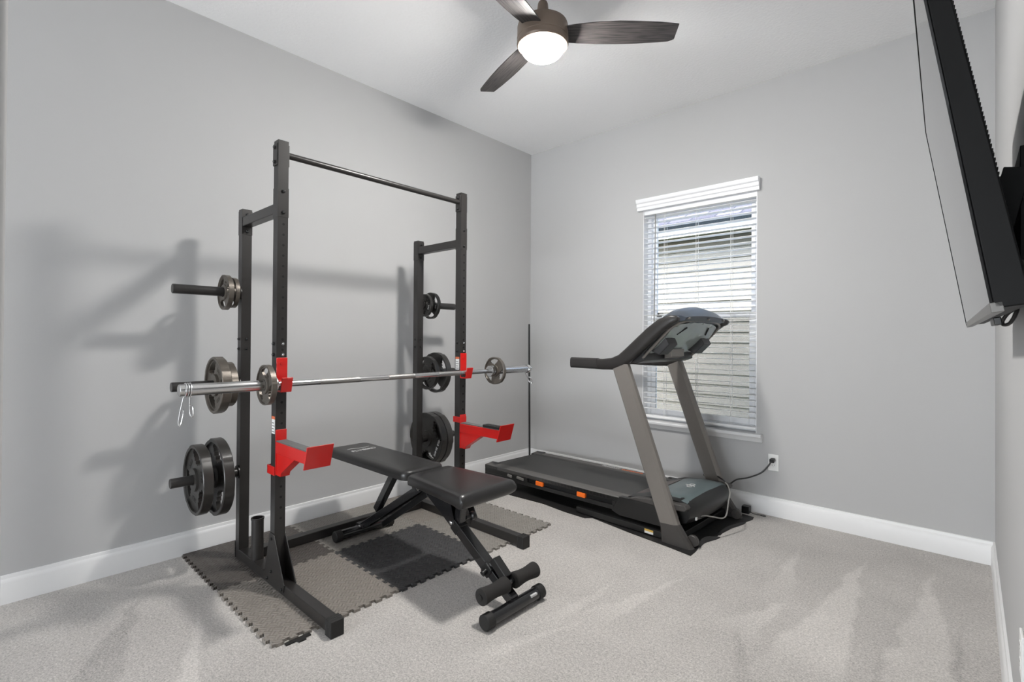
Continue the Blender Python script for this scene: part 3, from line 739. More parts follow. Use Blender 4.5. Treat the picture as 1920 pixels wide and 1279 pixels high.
# rear leg: twin bars from rear foot to the hinge
for dy in (-0.022, 0.022):
    mk('rear_leg', MB().beam((-2.74, bc+dy, 0.062), (-2.165, bc+dy, 0.415), 0.014, 0.040), 'gloss', bench, 0.003)
mk('adjust_ladder', MB().beam((-2.62, bc+0.05, 0.085), (-2.19, bc+0.05, 0.365), 0.012, 0.034), 'black', bench, 0.003)
mk('backrest_post', MB().beam((-2.600, bc, 0.195), (-2.41, bc, 0.462), 0.040, 0.042), 'gloss', bench, 0.004)
mk('backrest_rail', MB().box(-2.80, -2.16, bc-0.022, bc+0.022, 0.448, 0.474), 'black', bench, 0.002)
mk('seat_rail', MB().box(-2.12, -1.72, bc-0.022, bc+0.022, 0.436, 0.462), 'black', bench, 0.002)
for dy in (-0.030, 0.027):
    g = MB(); g.prism([(-2.115, 0.452), (-1.985, 0.455), (-1.905, 0.405), (-1.868, 0.300), (-1.902, 0.288), (-2.09, 0.395)], (0, bc+dy, 0), (1, 0, 0), (0, 0, 1), (0, 0.003, 0)); mk('seat_bracket', g, 'gloss', bench)
mk('seat_support', MB().beam((-1.842, bc, 0.462), (-1.868, bc, 0.302), 0.042, 0.042), 'gloss', bench, 0.004)
hb = MB()
for px_, pz_ in ((-1.895, 0.302), (-2.165, 0.415), (-1.93, 0.415)): hb.lathe([(0, 0), (0.012, 0), (0.011, 0.006), (0.006, 0.009), (0, 0.009)], (px_, bc-0.030, pz_), (0, -1, 0), 14)
mk('pivot_bolts', hb, 'chrome', bench)
mk('adjust_knob', MB().lathe([(0, 0), (0.010, 0), (0.010, 0.03), (0.020, 0.034), (0.022, 0.05), (0.018, 0.058), (0, 0.058)], (-1.85, bc+0.026, 0.325), (0, 1, -0.05), 20), 'black', bench)
mk('foot_plate', MB().box(-2.785, -2.705, bc-0.032, bc+0.032, 0.058, 0.078), 'black', bench, 0.002)
mk('caution_sticker', MB().box(-2.745, -2.715, bc-0.028, bc-0.012, 0.078, 0.0795), 'orangelab', bench)
mk('foot_bolts', MB().lathe([(0, 0), (0.010, 0), (0.008, 0.008), (0, 0.009)], (-2.735, bc-0.034, 0.066), (0, -1, 0.3), 10), 'chrome', bench)

# ------------------------------------------------------------------ treadmill mat + treadmill (local frame: s along length, t across, z up)
TY = R(-2.72); TO = (-1.189, 2.816, 0)
pts = [(0.035, -0.055), (0.030, 0.02), (0.008, 0.13), (0.0, 0.215), (0.020, 0.33), (0.03, 0.48), (0.045, 0.66), (0.070, 0.79), (0.060, 0.84), (0.0, 0.848), (-0.5, 0.845), (-1.2, 0.84), (-1.62, 0.835), (-1.66, 0.80), (-1.66, 0.05), (-1.62, -0.03), (-1.434, -0.03), (-1.122, 0.004), (-0.9, -0.015), (-0.735, -0.012), (-0.70, 0.03), (-0.384, -0.012), (-0.122, -0.034)]
b = MB(); b.prism(pts, (0, 0, 0.0005), (1, 0, 0), (0, 1, 0), (0, 0, 0.004))
# lifted wrinkles along the front edge
for (p0, p1, hgt, wd) in (((0.005, 0.095), (0.012, 0.33), 0.022, 0.020), ((0.012, 0.36), (0.032, 0.70), 0.012, 0.018)):
    secs = []
    p0 = Vector((*p0, 0)); p1 = Vector((*p1, 0)); dn = (p1-p0).normalized(); sd = Vector((-dn.y, dn.x, 0))
    for i in range(13):
        t_ = i/12; c = p0.lerp(p1, t_)+sd*0.012*math.sin(t_*5.0); hh = hgt*math.sin(PI*t_)
        secs.append([c+sd*(wd*(q/6-0.5)*2)+Vector((0, 0, 0.0035+hh*(math.cos((q/6-0.5)*PI*1.0)**2))) for q in range(7)]+[c+sd*wd+Vector((0, 0, 0.001)), c-sd*wd+Vector((0, 0, 0.001))])
    b.sweep(secs)
o = mk('equipment_mat', b, 'tmat', loc=(0, 0, 0), ang=60); o.location = TO; o.rotation_euler = (0, 0, TY)
tag(o, 'thin black wrinkled mat under the treadmill', 'mat')

TZ0 = 0.0052
tm = thing('treadmill', 'black and silver folding treadmill with orange cushions in front of the window', 'treadmill', (TO[0], TO[1], TZ0), TY, local=True)
D = lambda s: 0.186+0.0175*(s+0.40)/1.0*1.0     # deck top along the length
def dz(s): return D(s)-TZ0
W0, W1 = 0.055, 0.715                            # deck across
# base frame
for t0, t1 in ((0.03, 0.065), (0.705, 0.74)): mk('base_rail', MB().box(-0.84, -0.10, t0, t1, 0.004, 0.042), 'black', tm, 0.003)
lab = MB().box(-0.305, -0.245, 0.0294, 0.030, 0.010, 0.036); lab.mi = 1; lab.box(-0.305, -0.245, 0.029, 0.030, 0.024, 0.036)
mk('warning_label', lab, ['white', 'yellow'], tm)['label'] = 'yellow and white warning label'
mk('front_crossbar', MB().box(-0.13, -0.09, 0.05, 0.74, 0.006, 0.046), 'black', tm, 0.003)
mk('lift_bar', MB().beam((-0.20, 0.06, 0.05), (-0.20, 0.74, 0.05), 0.03, 0.03), 'black', tm, 0.003)
for t0 in (0.10, 0.62): mk('rear_foot', MB().cyl((-1.70, t0, 0.0), (-1.70, t0, 0.07), 0.026, 0.022, 16), 'rubber', tm)
# deck
sR, sF = -1.825, -0.16
def rail(t0, t1, inner):
    return [[(s, t0, dz(s)-0.004), (s, t0+(0.006 if t0 < t1 else -0.006), dz(s)), (s, t1, dz(s)+0.002), (s, t1, dz(s)-0.02), (s, t1, dz(s)-0.03), (s, t0, dz(s)-0.03)] for s in (sR+0.012, -1.2, -0.6, -0.40)]
mk('near_foot_rail', MB().sweep(rail(W0, W0+0.080, 1)), 'strip', tm, ang=25)
frl = mk('far_foot_rail', MB().sweep(rail(W1, W1-0.080, -1)), 'strip', tm, ang=25)
t = MB(); t.add_mesh(text_mesh('PROSHOX', 0.036, 0.0004), frame((-0.985, W1-0.042, dz(-0.98)+0.0022), (1, 0, 0.0175), (0, 1, 0), (0, 0, 1))); t.mi = 1
t.add_mesh(text_mesh('CUSHIONING', 0.030, 0.0004), frame((-0.79, W1-0.042, dz(-0.79)+0.0022), (1, 0, 0.0175), (0, 1, 0), (0, 0, 1)))
mk('rail_lettering', t, ['mark', 'orange'], frl, smooth=False)['label'] = 'white and orange lettering'
bl_ = MB().sweep([[(s, W0+0.082, dz(s)-0.008), (s, W1-0.082, dz(s)-0.008), (s, W1-0.082, dz(s)-0.030), (s, W0+0.082, dz(s)-0.030)] for s in (sR+0.03, -1.2, -0.6, -0.28)])
mk('running_belt', bl_, 'belt', tm, smooth=False)
mk('rear_roller', MB().cyl((sR+0.035, W0+0.08, dz(sR)-0.030), (sR+0.035, W1-0.08, dz(sR)-0.030), 0.024, n=20), 'belt', tm)
def side(t0, t1):
    """deck side beam: upper band, slot, lower band"""
    b = MB()
    S = [sR, -1.34, -0.56, sF]
    def seg(s0, s1, a0, a1, d0=0.0, tt0=t0, tt1=t1):
        b.hexa([(s0, tt0, dz(s0)-a1), (s1, tt0, dz(s1)-a1), (s1, tt1, dz(s1)-a1), (s0, tt1, dz(s0)-a1), (s0, tt0, dz(s0)-a0), (s1, tt0, dz(s1)-a0), (s1, tt1, dz(s1)-a0), (s0, tt1, dz(s0)-a0)])
    seg(sR, -0.40, 0.006, 0.036); seg(sR, -0.40, 0.066, 0.094); seg(sR, -1.335, 0.036, 0.066); seg(-0.56, -0.40, 0.036, 0.066)
    dd = 0.014 if t0 < 0.3 else -0.014
    b.mi = 1; seg(-1.335, -0.56, 0.036, 0.066, 0, t0+dd if dd > 0 else t0, t1 if dd > 0 else t1+dd)
    return b
mk('near_side_beam', side(W0, W0+0.030), ['black', 'rackhole'], tm, 0.002)
mk('far_side_beam', side(W1-0.030, W1), ['black', 'rackhole'], tm, 0.002)
for s in (-1.21, -0.818):
    c = MB(); c.lathe([(0, 0), (0.017, 0), (0.019, 0.012), (0, 0.012)], (s, W0+0.012, dz(s)-0.068), (0, 0, 1), 4)
    b = MB().box(s-0.036, s+0.036, W0-0.006, W0+0.03, dz(s)-0.069, dz(s)-0.035); c.bm.free()
    mk('orange_cushion', b, 'orange', tm, 0.006)
for s, ww in ((-1.52, 0.03), (-1.40, 0.045)):
    mk('clear_damper', MB().beam((s-ww, W0-0.003, dz(s)-0.046), (s+ww*0.6, W0-0.003, dz(s)-0.052), 0.012, 0.020), 'greycord', tm, 0.004)
for t0, t1 in ((W0+0.002, W0+0.090), (W1-0.090, W1-0.002)):
    e = MB().sweep([[(sR-0.004, t0, dz(sR)-0.055), (sR-0.004, t0, dz(sR)-0.006), (sR-0.004, t1, dz(sR)+0.004), (sR-0.004, t1, dz(sR)-0.055)], [(sR+0.10, t0+0.03, dz(sR)-0.055), (sR+0.10, t0+0.03, dz(sR)+0.004), (sR+0.10, t1, dz(sR)+0.010), (sR+0.10, t1, dz(sR)-0.055)]])
    mk('rear_end_cap', e, 'charc', tm, 0.004)
mk('deck_underside', MB().sweep([[(s, W0+0.02, dz(s)-0.09), (s, W1-0.02, dz(s)-0.09), (s, W1-0.02, dz(s)-0.032), (s, W0+0.02, dz(s)-0.032)] for s in (sR+0.05, -0.2)]), 'black', tm, smooth=False)
# side skirt panels by the motor
for t0, t1 in ((W0-0.010, W0+0.024), (W1-0.024, W1+0.010)):
    p = MB(); p.prism([(-0.56, 0.082), (-0.50, 0.185), (-0.13, 0.196), (-0.10, 0.15), (-0.12, 0.07), (-0.50, 0.062)], (0, t0, 0), (1, 0, 0), (0, 0, 1), (0, t1-t0, 0)); mk('side_skirt', p, 'black', tm, 0.004)
# motor hood
hp = [(-0.46, 0.186), (-0.30, 0.236), (-0.20, 0.252), (-0.10, 0.252), (-0.055, 0.240), (-0.030, 0.208), (-0.028, 0.160), (-0.05, 0.115), (-0.10, 0.100), (-0.40, 0.100)]
secs = []
for i in range(13):
    u_ = i/12; t_ = W0+0.035+(W1-W0-0.07)*u_; e = abs(u_*2-1)**6
    secs.append([(s+0.012*e*(-1 if s > -0.2 else 0)+0.022*(1-(2*u_-1)**2)*(1 if s > -0.08 else 0), t_, z-0.016*e*(1 if z > 0.2 else 0)) for s, z in hp])
hood = mk('motor_hood', MB().sweep(secs), 'black', tm, ang=50)
# teal-grey top skin and brown film band, following the hood surface
def skin(s_a, s_b, off, name, mm, curve=0.0):
    b = MB(); nU, nS = 12, 10; grid = []
    def zt(s):
        for (s0, z0), (s1, z1) in zip(hp, hp[1:6]):
            if s0 <= s <= s1: return z0+(z1-z0)*(s-s0)/(s1-s0)
        return hp[4][1]
    for i in range(nU+1):
        u_ = i/nU; t_ = W0+0.050+(W1-W0-0.10)*u_; e = abs(u_*2-1)**6; row = []
        for k_ in range(nS+1):
            a_ = s_a+curve*(1-(2*u_-1)**2); s = a_+(s_b-a_)*k_/nS
            row.append((s, t_, zt(s)-0.016*e+off))
        grid.append(row)
    V = [[b.v(p) for p in r_] for r_ in grid]; V2 = [[b.v((p[0], p[1], p[2]-0.0015)) for p in r_] for r_ in grid]
    for i in range(nU):
        for k_ in range(nS):
            b.face([V[i][k_], V[i+1][k_], V[i+1][k_+1], V[i][k_+1]]); b.face([V2[i][k_], V2[i][k_+1], V2[i+1][k_+1], V2[i+1][k_]])
    for i in range(nU):
        b.face([V[i][0], V2[i][0], V2[i+1][0], V[i+1][0]]); b.face([V[i][nS], V[i+1][nS], V2[i+1][nS], V2[i][nS]])
    for k_ in range(nS):
        b.face([V[0][k_], V[0][k_+1], V2[0][k_+1], V2[0][k_]]); b.face([V[nU][k_], V2[nU][k_], V2[nU][k_+1], V[nU][k_+1]])
    return mk(name, b, mm, hood, ang=60)
skin(-0.455, -0.33, 0.0022, 'rear_film', 'brown', 0.0)
sk = skin(-0.345, -0.062, 0.0030, 'hood_skin', 'hoodtop', 0.04)
def arc(cx, cy, r, a0, a1, n=14): return [(cx+r*math.cos(R(a0+(a1-a0)*i/n)), cy+r*math.sin(R(a0+(a1-a0)*i/n))) for i in range(n+1)]
lg = MB(); lo = Vector((-0.175, 0.385, 0.2572))
for path in (arc(-0.020, 0, 0.016, 60, 350)+[(0.0, 0.02), (0.004, 0.03)], [(0.002, 0.034), (0.004, 0.0), (0.0, -0.026), (-0.008, -0.03)], arc(0.026, 0.0, 0.017, -60, 250)):
    lg.tube([lo+Vector((-p[1], p[0], 0)) for p in path], 0.0024, 6)
mk('hood_emblem', lg, 'mark', sk)['label'] = 'white looped emblem'
mk('socket', MB().box(-0.055, -0.030, 0.17, 0.25, 0.120, 0.150), 'charc', hood, 0.003)
mk('switch', MB().box(-0.032, -0.024, 0.145, 0.158, 0.128, 0.146), 'white', hood)
# corner shrouds where the deck meets the uprights
for t0 in (W0-0.012, W1-0.042):
    p = MB(); p.prism([(-0.44, 0.186), (-0.38, 0.206), (-0.20, 0.226), (-0.05, 0.232), (-0.035, 0.215), (-0.05, 0.195), (-0.20, 0.186)], (0, t0, 0), (1, 0, 0), (0, 0, 1), (0, 0.054, 0)); mk('corner_shroud', p, 'dgrey', tm, 0.006)
# uprights
def upright(t0, t1):
    ch = 0.010
    def sec(s0, s1, z0, z1):
        return [(s0, t0+ch, z0), (s0+ch, t0, z0), (s1-ch*1.6, t0, z1), (s1, t0+ch*1.6, z1), (s1, t1-ch, z1), (s1-ch, t1, z1), (s0+ch, t1, z0), (s0, t1-ch, z0)]
    u = MB().sweep([sec(-0.194, -0.076, 0.112, 0.118), sec(-0.530, -0.424, 1.02, 1.052)])
    o_ = mk('upright', u, 'silver', tm, ang=25)
    f_ = MB().sweep([sec(-0.196, -0.074, 0.113, 0.119), sec(-0.186, -0.050, 0.085, 0.085), sec(-0.180, 0.0, 0.018, 0.018), sec(-0.180, 0.012, 0.0, 0.0)])
    mk('upright_boot', f_, 'dgrey', o_, ang=25)
    w_ = MB(); w_.lathe([(0, 0), (0.030, 0), (0.034, 0.004), (0.034, 0.022), (0.03, 0.026), (0, 0.026)], (-0.008, t1-0.002 if t0 < 0.3 else t0-0.024, 0.0345), (0, 1, 0), 20); mk('transport_wheel', w_, 'dgrey', o_)
upright(0.0, 0.055); upright(0.725, 0.780)
# handrails sweeping up to the console
def arm_path(t_in, near):
    key = [(-0.872, 1.046, 0.031, 0.019), (-0.84, 1.046, 0.034, 0.021), (-0.62, 1.044, 0.036, 0.022), (-0.54, 1.050, 0.040, 0.024), (-0.47, 1.075, 0.043, 0.026), (-0.40, 1.130, 0.044, 0.027), (-0.33, 1.190, 0.044, 0.028), (-0.26, 1.250, 0.043, 0.028), (-0.19, 1.303, 0.040, 0.028), (-0.13, 1.332, 0.030, 0.027), (-0.095, 1.335, 0.020, 0.022), (-0.082, 1.334, 0.010, 0.012)]
    secs = []
    for i, (s, z, hh, ww) in enumerate(key):
        s0, z0 = key[max(i-1, 0)][:2]; s1, z1 = key[min(i+1, len(key)-1)][:2]
        l = math.hypot(s1-s0, z1-z0); ds, dz_ = (s1-s0)/l, (z1-z0)/l; ns, nz = -dz_, ds
        sec = []
        for q in range(16):
            a = 2*PI*q/16; ca, sa = math.cos(a), math.sin(a)
            ca = math.copysign(abs(ca)**0.6, ca); sa = math.copysign(abs(sa)**0.6, sa)
            sec.append((s+ns*hh*sa, t_in+ww*ca, z+nz*hh*sa))
        secs.append(sec)
    return MB().sweep(secs)
hn = mk('handrail', arm_path(0.030, True), 'rail', tm, ang=40)
hf = mk('handrail', arm_path(0.752, False), 'rail', tm, ang=40)
for h_, t_ in ((hn, 0.030), (hf, 0.752)):
    gsec = []
    for s in (-0.884, -0.66):
        gsec.append([(s, t_+0.0225*math.copysign(abs(math.cos(2*PI*q/16))**0.6, math.cos(2*PI*q/16)), 1.046+0.0365*math.copysign(abs(math.sin(2*PI*q/16))**0.6, math.sin(2*PI*q/16))) for q in range(16)])
    mk('grip', MB().sweep(gsec), 'foam', h_, ang=40)
# console: back shell between the handrails, tilted along them
def cs(a, t_, n):      # a along the tilt (0 low .. 1 high), n out of the back face (down and forward)
    s0, z0, s1, z1 = -0.355, 1.085, -0.105, 1.330
    dx, dz_ = s1-s0, z1-z0; l = math.hypot(dx, dz_)
    return (s0+dx*a+dz_/l*n, t_, z0+dz_*a-dx/l*n)
def cbox(b, a0, a1, t0, t1, n0, n1):
    b.hexa([cs(a0, t0, n0), cs(a1, t0, n0), cs(a1, t1, n0), cs(a0, t1, n0), cs(a0, t0, n1), cs(a1, t0, n1), cs(a1, t1, n1), cs(a0, t1, n1)])
con = mk('console', MB().sweep([[cs(a, 0.05, -0.045), cs(a, 0.735, -0.045), cs(a, 0.735, -0.012), cs(a, 0.05, -0.012)] for a in (0.10, 0.5, 1.0)]), 'charc', tm, 0.004)
pn = MB()
rows = []
for i in range(15):
    t_ = 0.075+0.635*i/14; row = []
    e = abs(2*i/14-1)**3
    for k_ in range(9):
        a = 0.16+(0.80-0.12*e)*k_/8; bul = 0.012*math.sin(PI*k_/8)+0.0025*math.sin(i*1.9+k_*0.35)
        row.append(cs(a, t_, 0.0+bul))
    rows.append(row)
VV = [[pn.v(p) for p in r_] for r_ in rows]
for i in range(14):
    for k_ in range(8): pn.face([VV[i][k_], VV[i+1][k_], VV[i+1][k_+1], VV[i][k_+1]])
cb = [pn.v(cs(0.16, 0.075, -0.013)), pn.v(cs(0.16, 0.71, -0.013)), pn.v(cs(0.90, 0.71, -0.013)), pn.v(cs(0.90, 0.075, -0.013))]
pn.face(cb)
bnd = [r_[0] for r_ in VV]; pn.face(bnd+[cb[1], cb[0]]); bnd = [r_[-1] for r_ in VV]; pn.face(bnd+[cb[2], cb[3]])
pn.face(VV[0]+[cb[3], cb[0]]); pn.face(VV[-1]+[cb[2], cb[1]])
bk = mk('back_panel', pn, 'glossback', con, ang=60)
rim = MB()
rp = [cs(0.05, 0.06, 0.004), cs(0.45, 0.055, 0.004), cs(0.85, 0.065, 0.004), cs(1.0, 0.17, 0.004), cs(1.03, 0.38, 0.004), cs(1.0, 0.60, 0.004), cs(0.86, 0.715, 0.004), cs(0.45, 0.73, 0.004), cs(0.05, 0.72, 0.004)]
rim.tube(smooth_path(rp, 6), 0.009, 8); mk('panel_rim', rim, 'silver', con)
for a0, a1, t_, dt in ((0.74, 0.92, 0.19, 0.05), (0.74, 0.92, 0.60, -0.05)):
    mk('vent_slot', MB().beam(cs(a0-0.06, t_, 0.010), cs(a1-0.06, t_+dt, 0.010), 0.006, 0.008), 'rackhole', bk)
for t0, t1 in ((0.085, 0.215), (0.575, 0.705)):
    bx = MB(); bx.hexa([cs(0.22, t0, 0.0), cs(0.60, t0, 0.0), cs(0.60, t1, 0.0), cs(0.22, t1, 0.0), cs(0.28, t0+0.008, 0.055), cs(0.56, t0+0.008, 0.055), cs(0.56, t1-0.008, 0.055), cs(0.28, t1-0.008, 0.055)])
    mk('cup_pocket', bx, 'charc', con, 0.006)
lt = MB(); cbx = [(-0.44, 1.070), (-0.44, 1.105), (-0.39, 1.130), (-0.335, 1.130), (-0.325, 1.078), (-0.38, 1.058)]
lt.prism(cbx, (0, 0.055, 0), (1, 0, 0), (0, 0, 1), (0, 0.67, 0)); cbm = mk('console_crossbar', lt, 'charc', tm, 0.005)
lt = MB(); lt.prism([(-0.322, 1.085), (-0.322, 1.128), (-0.27, 1.150), (-0.27, 1.100)], (0, 0.30, 0), (1, 0, 0), (0, 0, 1), (0, 0.18, 0)); mk('centre_duct', lt, 'silver', cbm, 0.004)
# visor on top of the console
secs = []
for i in range(15):
    u_ = i/14; t_ = 0.10+0.57*u_; ar = math.sin(PI*u_)**0.6
    base_z = 1.340; hh = 0.022+0.062*ar
    secs.append([(-0.225, t_, base_z+hh*0.55), (-0.195, t_, base_z+hh*0.95), (-0.145, t_, base_z+hh), (-0.100, t_, base_z+hh*0.80), (-0.072+0.012*ar, t_, base_z+hh*0.25), (-0.080, t_, base_z-0.010), (-0.15, t_, base_z-0.028), (-0.21, t_, base_z-0.012)])
vs = mk('visor', MB().sweep(secs), 'visor', con, ang=50)
for t_ in (0.13, 0.40, 0.63): mk('visor_clip', MB().beam((-0.068, t_-0.008, 1.340), (-0.068, t_+0.008, 1.345), 0.014, 0.008), 'silver', vs)
# power cord: socket -> round the far upright -> outlet
import mathutils
ct, st = math.cos(TY), math.sin(TY)
def w2l(p): d = (p[0]-TO[0], p[1]-TO[1]); return (d[0]*ct+d[1]*st, -d[0]*st+d[1]*ct, p[2]-TZ0)
path = [(-0.034, 0.21, 0.136), (-0.005, 0.235, 0.140), (0.030, 0.30, 0.122), (0.046, 0.36, 0.108), (0.054, 0.395, 0.125), (0.056, 0.42, 0.20), (0.052, 0.45, 0.245), (0.010, 0.53, 0.262), (-0.045, 0.62, 0.258)]
cord = mk('cord', MB().tube(smooth_path(path, 8), 0.0042, 8), 'greycord', tm)
path = [(-0.045, 0.62, 0.258), (-0.10, 0.70, 0.252), (-0.19, 0.755, 0.262), (-0.26, 0.80, 0.25), (-0.28, 0.83, 0.215), (-0.20, 0.845, 0.185), (-0.12, 0.835, 0.185), w2l((-1.24, 3.63, 0.206)), w2l((-1.204, 3.66, 0.237)), w2l((-1.139, 3.69, 0.257)), w2l((-1.068, 3.72, 0.295)), w2l((-1.026, 3.735, 0.345)), w2l((-1.006, 3.745, 0.383))]
cord2 = mk('power_cord', MB().tube(smooth_path(path, 8), 0.0052, 8), 'black', tm)
pg = MB(); pp = Vector(w2l((-1.002, 3.7835, 0.390))); qd = Vector(w2l((-1.003, 3.74, 0.386)))
pg.beam(qd, pp, 0.030, 0.026, w1=0.026, h1=0.022); mk('plug', pg, 'black', cord2, 0.004)
# ------------------------------------------------------------------ small things by the wall
ad = thing('power_adapter', 'small black adapter block with a wire loop on the carpet behind the treadmill', 'adapter', (-1.16, 3.70, 0))
mk('block', MB().box(-1.185, -1.135, 3.695, 3.745, 0.0, 0.05), 'black', ad, 0.004)
mk('wire', MB().tube(smooth_path([(-1.136, 3.705, 0.018), (-1.11, 3.712, 0.008), (-1.08, 3.725, 0.0035), (-1.05, 3.74, 0.0035), (-1.036, 3.73, 0.0035), (-1.045, 3.715, 0.0035), (-1.07, 3.718, 0.006)], 6), 0.0022, 6), 'charc', ad)
rod = thing('thin_bar', 'thin black bar standing upright in the far corner behind the treadmill', 'bar', (-3.11, 3.69, 0))
mk('rod', MB().cyl((-3.125, 3.672, 0.004), (-3.142, 3.672, 1.354), 0.0088, n=14), 'black', rod)
mk('end_cap', MB().cyl((-3.125, 3.672, 0.0), (-3.125, 3.672, 0.02), 0.011, n=14), 'rubber', rod)

def outlet(name, o, xd, nd, label, socks=True):
    o = Vector(o); xd = Vector(xd); nd = Vector(nd); zz = Vector((0, 0, 1))
    root = thing(name, label, 'outlet', o)
    P = MB(); P.prism([(-0.033, -0.057), (0.033, -0.057), (0.033, 0.057), (-0.033, 0.057)], o, xd, zz, nd*0.006); mk('cover_plate', P, 'white', root, 0.002)
    for dz_ in (-0.0215, 0.0215):
        s_ = MB(); pts = [(0.0165*math.copysign(min(1, abs(1.25*math.cos(2*PI*i/24))), math.cos(2*PI*i/24)), dz_+0.0145*math.sin(2*PI*i/24)) for i in range(24)]
        s_.prism(pts, o+nd*0.006, xd, zz, nd*0.0012); s_.mi = 1
        for dx in (-0.006, 0.006): s_.prism([(dx-0.0010, dz_-0.001), (dx+0.0010, dz_-0.001), (dx+0.0010, dz_+0.008), (dx-0.0010, dz_+0.008)], o+nd*0.0066, xd, zz, nd*0.0008)
        s_.prism([(0.002*math.cos(i), dz_-0.007+0.002*math.sin(i)) for i in (0, 1, 2, 3, 4, 5)], o+nd*0.0066, xd, zz, nd*0.0008)
        mk('socket', s_, ['white', 'rackhole'], root)
outlet('wall_outlet', (-1.003, YB, 0.368), (1, 0, 0), (0, -1, 0), 'white outlet on the back wall under the window with the treadmill plug in it')
outlet('wall_outlet', (XR, 1.848, 0.412), (0, -1, 0), (-1, 0, 0), 'white outlet on the right wall at the edge of the photo')

# ------------------------------------------------------------------ television on a wall mount
N0 = Vector((0.0244, 1.1, 1.2726)); F0 = Vector((-0.0079, 2.2664, 1.2726)); T0 = Vector((-0.1146, 2.2635, 1.9549))
tu = (F0-N0).normalized(); tv_ = (T0-F0); tv_ = (tv_-tu*tv_.dot(tu)).normalized(); tn = tu.cross(tv_); tn = tn if tn.x < 0 else -tn
TW, THt = (F0-N0).length, (T0-F0).length
tvt = thing('television', 'large flat television tilted down from the right wall, screen nearly edge-on', 'television', N0+tu*TW/2)
def tp(u_, v_, n_): return N0+tu*u_+tv_*v_+tn*n_
def tbox(b, u0, u1, v0, v1, n0, n1, n0b=None):
    n0b = n0 if n0b is None else n0b
    b.hexa([tp(u0, v0, n0), tp(u1, v0, n0), tp(u1, v1, n0b), tp(u0, v1, n0b), tp(u0, v0, n1), tp(u1, v0, n1), tp(u1, v1, n1), tp(u0, v1, n1)])
    return b
mk('cabinet', tbox(MB(), 0, TW, 0, THt, -0.048, -0.004, -0.030), 'tvplas', tvt, 0.003)
mk('screen', tbox(MB(), 0.0, TW-0.0, 0.010, THt, -0.004, -0.0005), 'tvscreen', tvt)
bz = MB(); tbox(bz, TW-0.006, TW, 0, THt, -0.003, 0.0006); tbox(bz, 0.0, TW, THt-0.006, THt, -0.003, 0.0006); mk('bezel', bz, 'tvplas', tvt)
mk('bottom_edge', tbox(MB(), 0.0, TW, -0.006, 0.010, -0.016, -0.0002), 'tvchin', tvt, 0.001)
bh = tbox(MB(), 0.14, TW-0.14, 0.035, 0.40, -0.062, -0.046, -0.050)
mk('rear_housing', bh, 'tvplas', tvt, 0.004)
vr = MB()
for i in range(60): vr.beam(tp(0.012, THt-0.012-i*0.008, -0.0305-0.018*(0.012+i*0.008)/THt), tp(0.10, THt-0.012-i*0.008, -0.0305-0.018*(0.012+i*0.008)/THt), 0.004, 0.004)
mk('vent_ribs', vr, 'tvplas', tvt)
sen = MB(); tbox(sen, 0.30, 0.40, -0.022, -0.006, -0.030, -0.018); mk('sensor_bar', sen, 'black', tvt, 0.002)
mt = thing('wall_mount', 'black tilting wall mount bracket behind the television on the right wall', 'wall mount', (XR, 1.78, 1.6))
mk('wall_plate', MB().box(XR-0.022, XR, 1.55, 1.97, 1.40, 1.65), 'tvplas', mt, 0.002)
for yy in (1.56, 1.92):
    c = (yy-1.1); q = MB().beam(tp(c, 0.10, -0.070), tp(c, 0.46, -0.058), 0.030, 0.012, upv=tn); mk('tilt_rail', q, 'tvplas', mt, 0.002)
    q = MB().beam((XR-0.020, yy, 1.52), tp(c, 0.25, -0.066), 0.03, 0.16); mk('tilt_arm', q, 'tvplas', mt, 0.002)
    mk('tilt_knob', MB().tube([tp(c-0.02, 0.36+0.011*math.cos(2*PI*i/12), -0.072+0.011*math.sin(2*PI*i/12)) for i in range(12)], 0.0025, 6, True), 'wire', mt)
cb_ = MB().tube(smooth_path([(0.086, 1.70, 1.318), (0.083, 1.70, 1.292), (0.074, 1.72, 1.268), (0.064, 1.74, 1.262), (0.060, 1.74, 1.270), (0.068, 1.72, 1.288), (0.082, 1.705, 1.304), (0.092, 1.70, 1.330)], 8), 0.0042, 8)
tag(mk('cable_loop', cb_, 'black', loc=tuple(tp(0.5, 0.05, -0.06))), 'black cable loop hanging below the television', 'cable')
cb_ = MB()
for q in range(3): cb_.tube(smooth_path([tp(0.80+0.02*q, 0.44, -0.060), tp(0.86, 0.40, -0.075-0.006*q), tp(0.90+0.02*q, 0.33, -0.085), tp(0.84, 0.27-0.02*q, -0.075), tp(0.78, 0.24, -0.062)], 7), 0.0028, 6)
tag(mk('cable_bundle', cb_, 'greycord', loc=tuple(tp(0.85, 0.35, -0.07))), 'tangled cables behind the television beside the wall mount', 'cable')

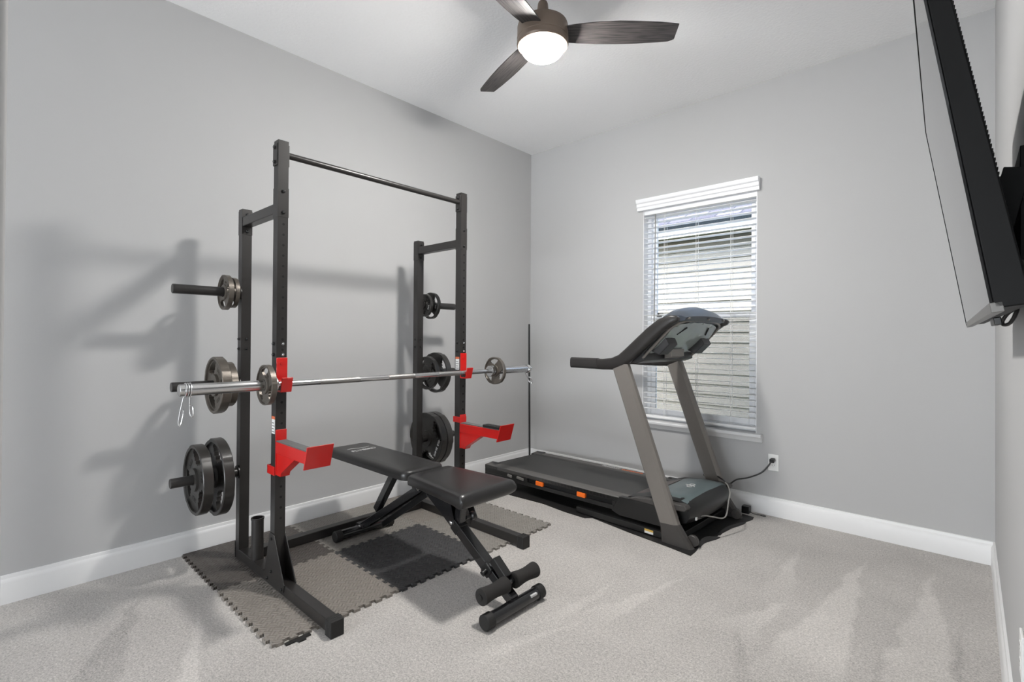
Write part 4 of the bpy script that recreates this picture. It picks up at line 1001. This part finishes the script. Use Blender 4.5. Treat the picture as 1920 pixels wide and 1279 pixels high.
# ------------------------------------------------------------------ ceiling fan with lamp
FX, FY, FZ = -1.600, 1.960, 2.762
fan = thing('ceiling_fan', 'dark three-blade ceiling fan with a glowing round lamp', 'ceiling fan', (FX, FY, H))
mk('canopy', MB().lathe([(0, 0), (0.065, 0), (0.062, -0.03), (0.035, -0.055), (0.014, -0.06), (0, -0.06)], (FX, FY, H), (0, 0, 1), 36), 'fanbody', fan)
mk('downrod', MB().cyl((FX, FY, H-0.055), (FX, FY, FZ+0.08), 0.0125, n=20), 'fanbody', fan)
mk('coupling', MB().lathe([(0, 0), (0.044, 0), (0.042, 0.012), (0.030, 0.06), (0.026, 0.10), (0.022, 0.11), (0, 0.11)], (FX, FY, FZ+0.056), (0, 0, 1), 32), 'fanbody', fan)
mk('motor_housing', MB().lathe([(0, 0.058), (0.112, 0.058), (0.124, 0.052), (0.127, 0.044), (0.129, 0.036), (0.129, -0.018), (0.1305, -0.020), (0.1305, -0.025), (0.129, -0.027), (0.131, -0.050), (0.126, -0.060), (0.112, -0.066), (0, -0.066)], (FX, FY, FZ), (0, 0, 1), 56), 'fanbody', fan, ang=30)
gl = [(0, -0.060), (0.106, -0.060), (0.108, -0.066)]
for i in range(1, 13): a = i/12*PI/2; gl.append((0.108*math.cos(a), -0.066-0.062*math.sin(a)))
lk = mk('lamp_globe', MB().lathe(gl, (FX, FY, FZ), (0, 0, 1), 48), 'globe', fan, ang=80)
lk['label'] = 'lit frosted glass globe'
pitch = R(-12)
for a in (40.7, 160.7, 280.7):
    st_ = [(0.105, 0.052, 0.050), (0.18, 0.060, 0.062), (0.28, 0.066, 0.073), (0.38, 0.068, 0.076), (0.48, 0.066, 0.073), (0.58, 0.060, 0.066), (0.645, 0.054, 0.058), (0.672, 0.040, 0.054)]
    ea = Vector((math.cos(R(a)), math.sin(R(a)), 0)); ta = Vector((-ea.y, ea.x, 0)); tb = ta*math.cos(pitch)+Vector((0, 0, math.sin(pitch))); nb = ea.cross(tb)
    secs = []
    for i, (r_, wl, wr) in enumerate(st_):
        o_ = Vector((0, 0, 0))+Vector((r_, 0, 0))
        # blade-local: x along blade, y across, z normal
        rr2 = r_ if i < len(st_)-1 else r_
        xl = r_-(0.0 if i < 6 else (0.03 if i == 7 else 0.0)); xr_ = r_
        secs.append([(xr_, -wr, -0.003), (xl if i < 7 else r_-0.0, wl, -0.003), (xl if i < 7 else r_-0.0, wl, 0.003), (xr_, -wr, 0.003)])
    b = MB().sweep(secs)
    o_ = bpy.data.objects
    bo = mk('blade', b, 'wood', None, 0.0015)
    bo.parent = fan; mw = Matrix((ea, tb, nb)).transposed().to_4x4(); mw.translation = Vector((0, 0, FZ-H+0.004)); bo.matrix_local = mw
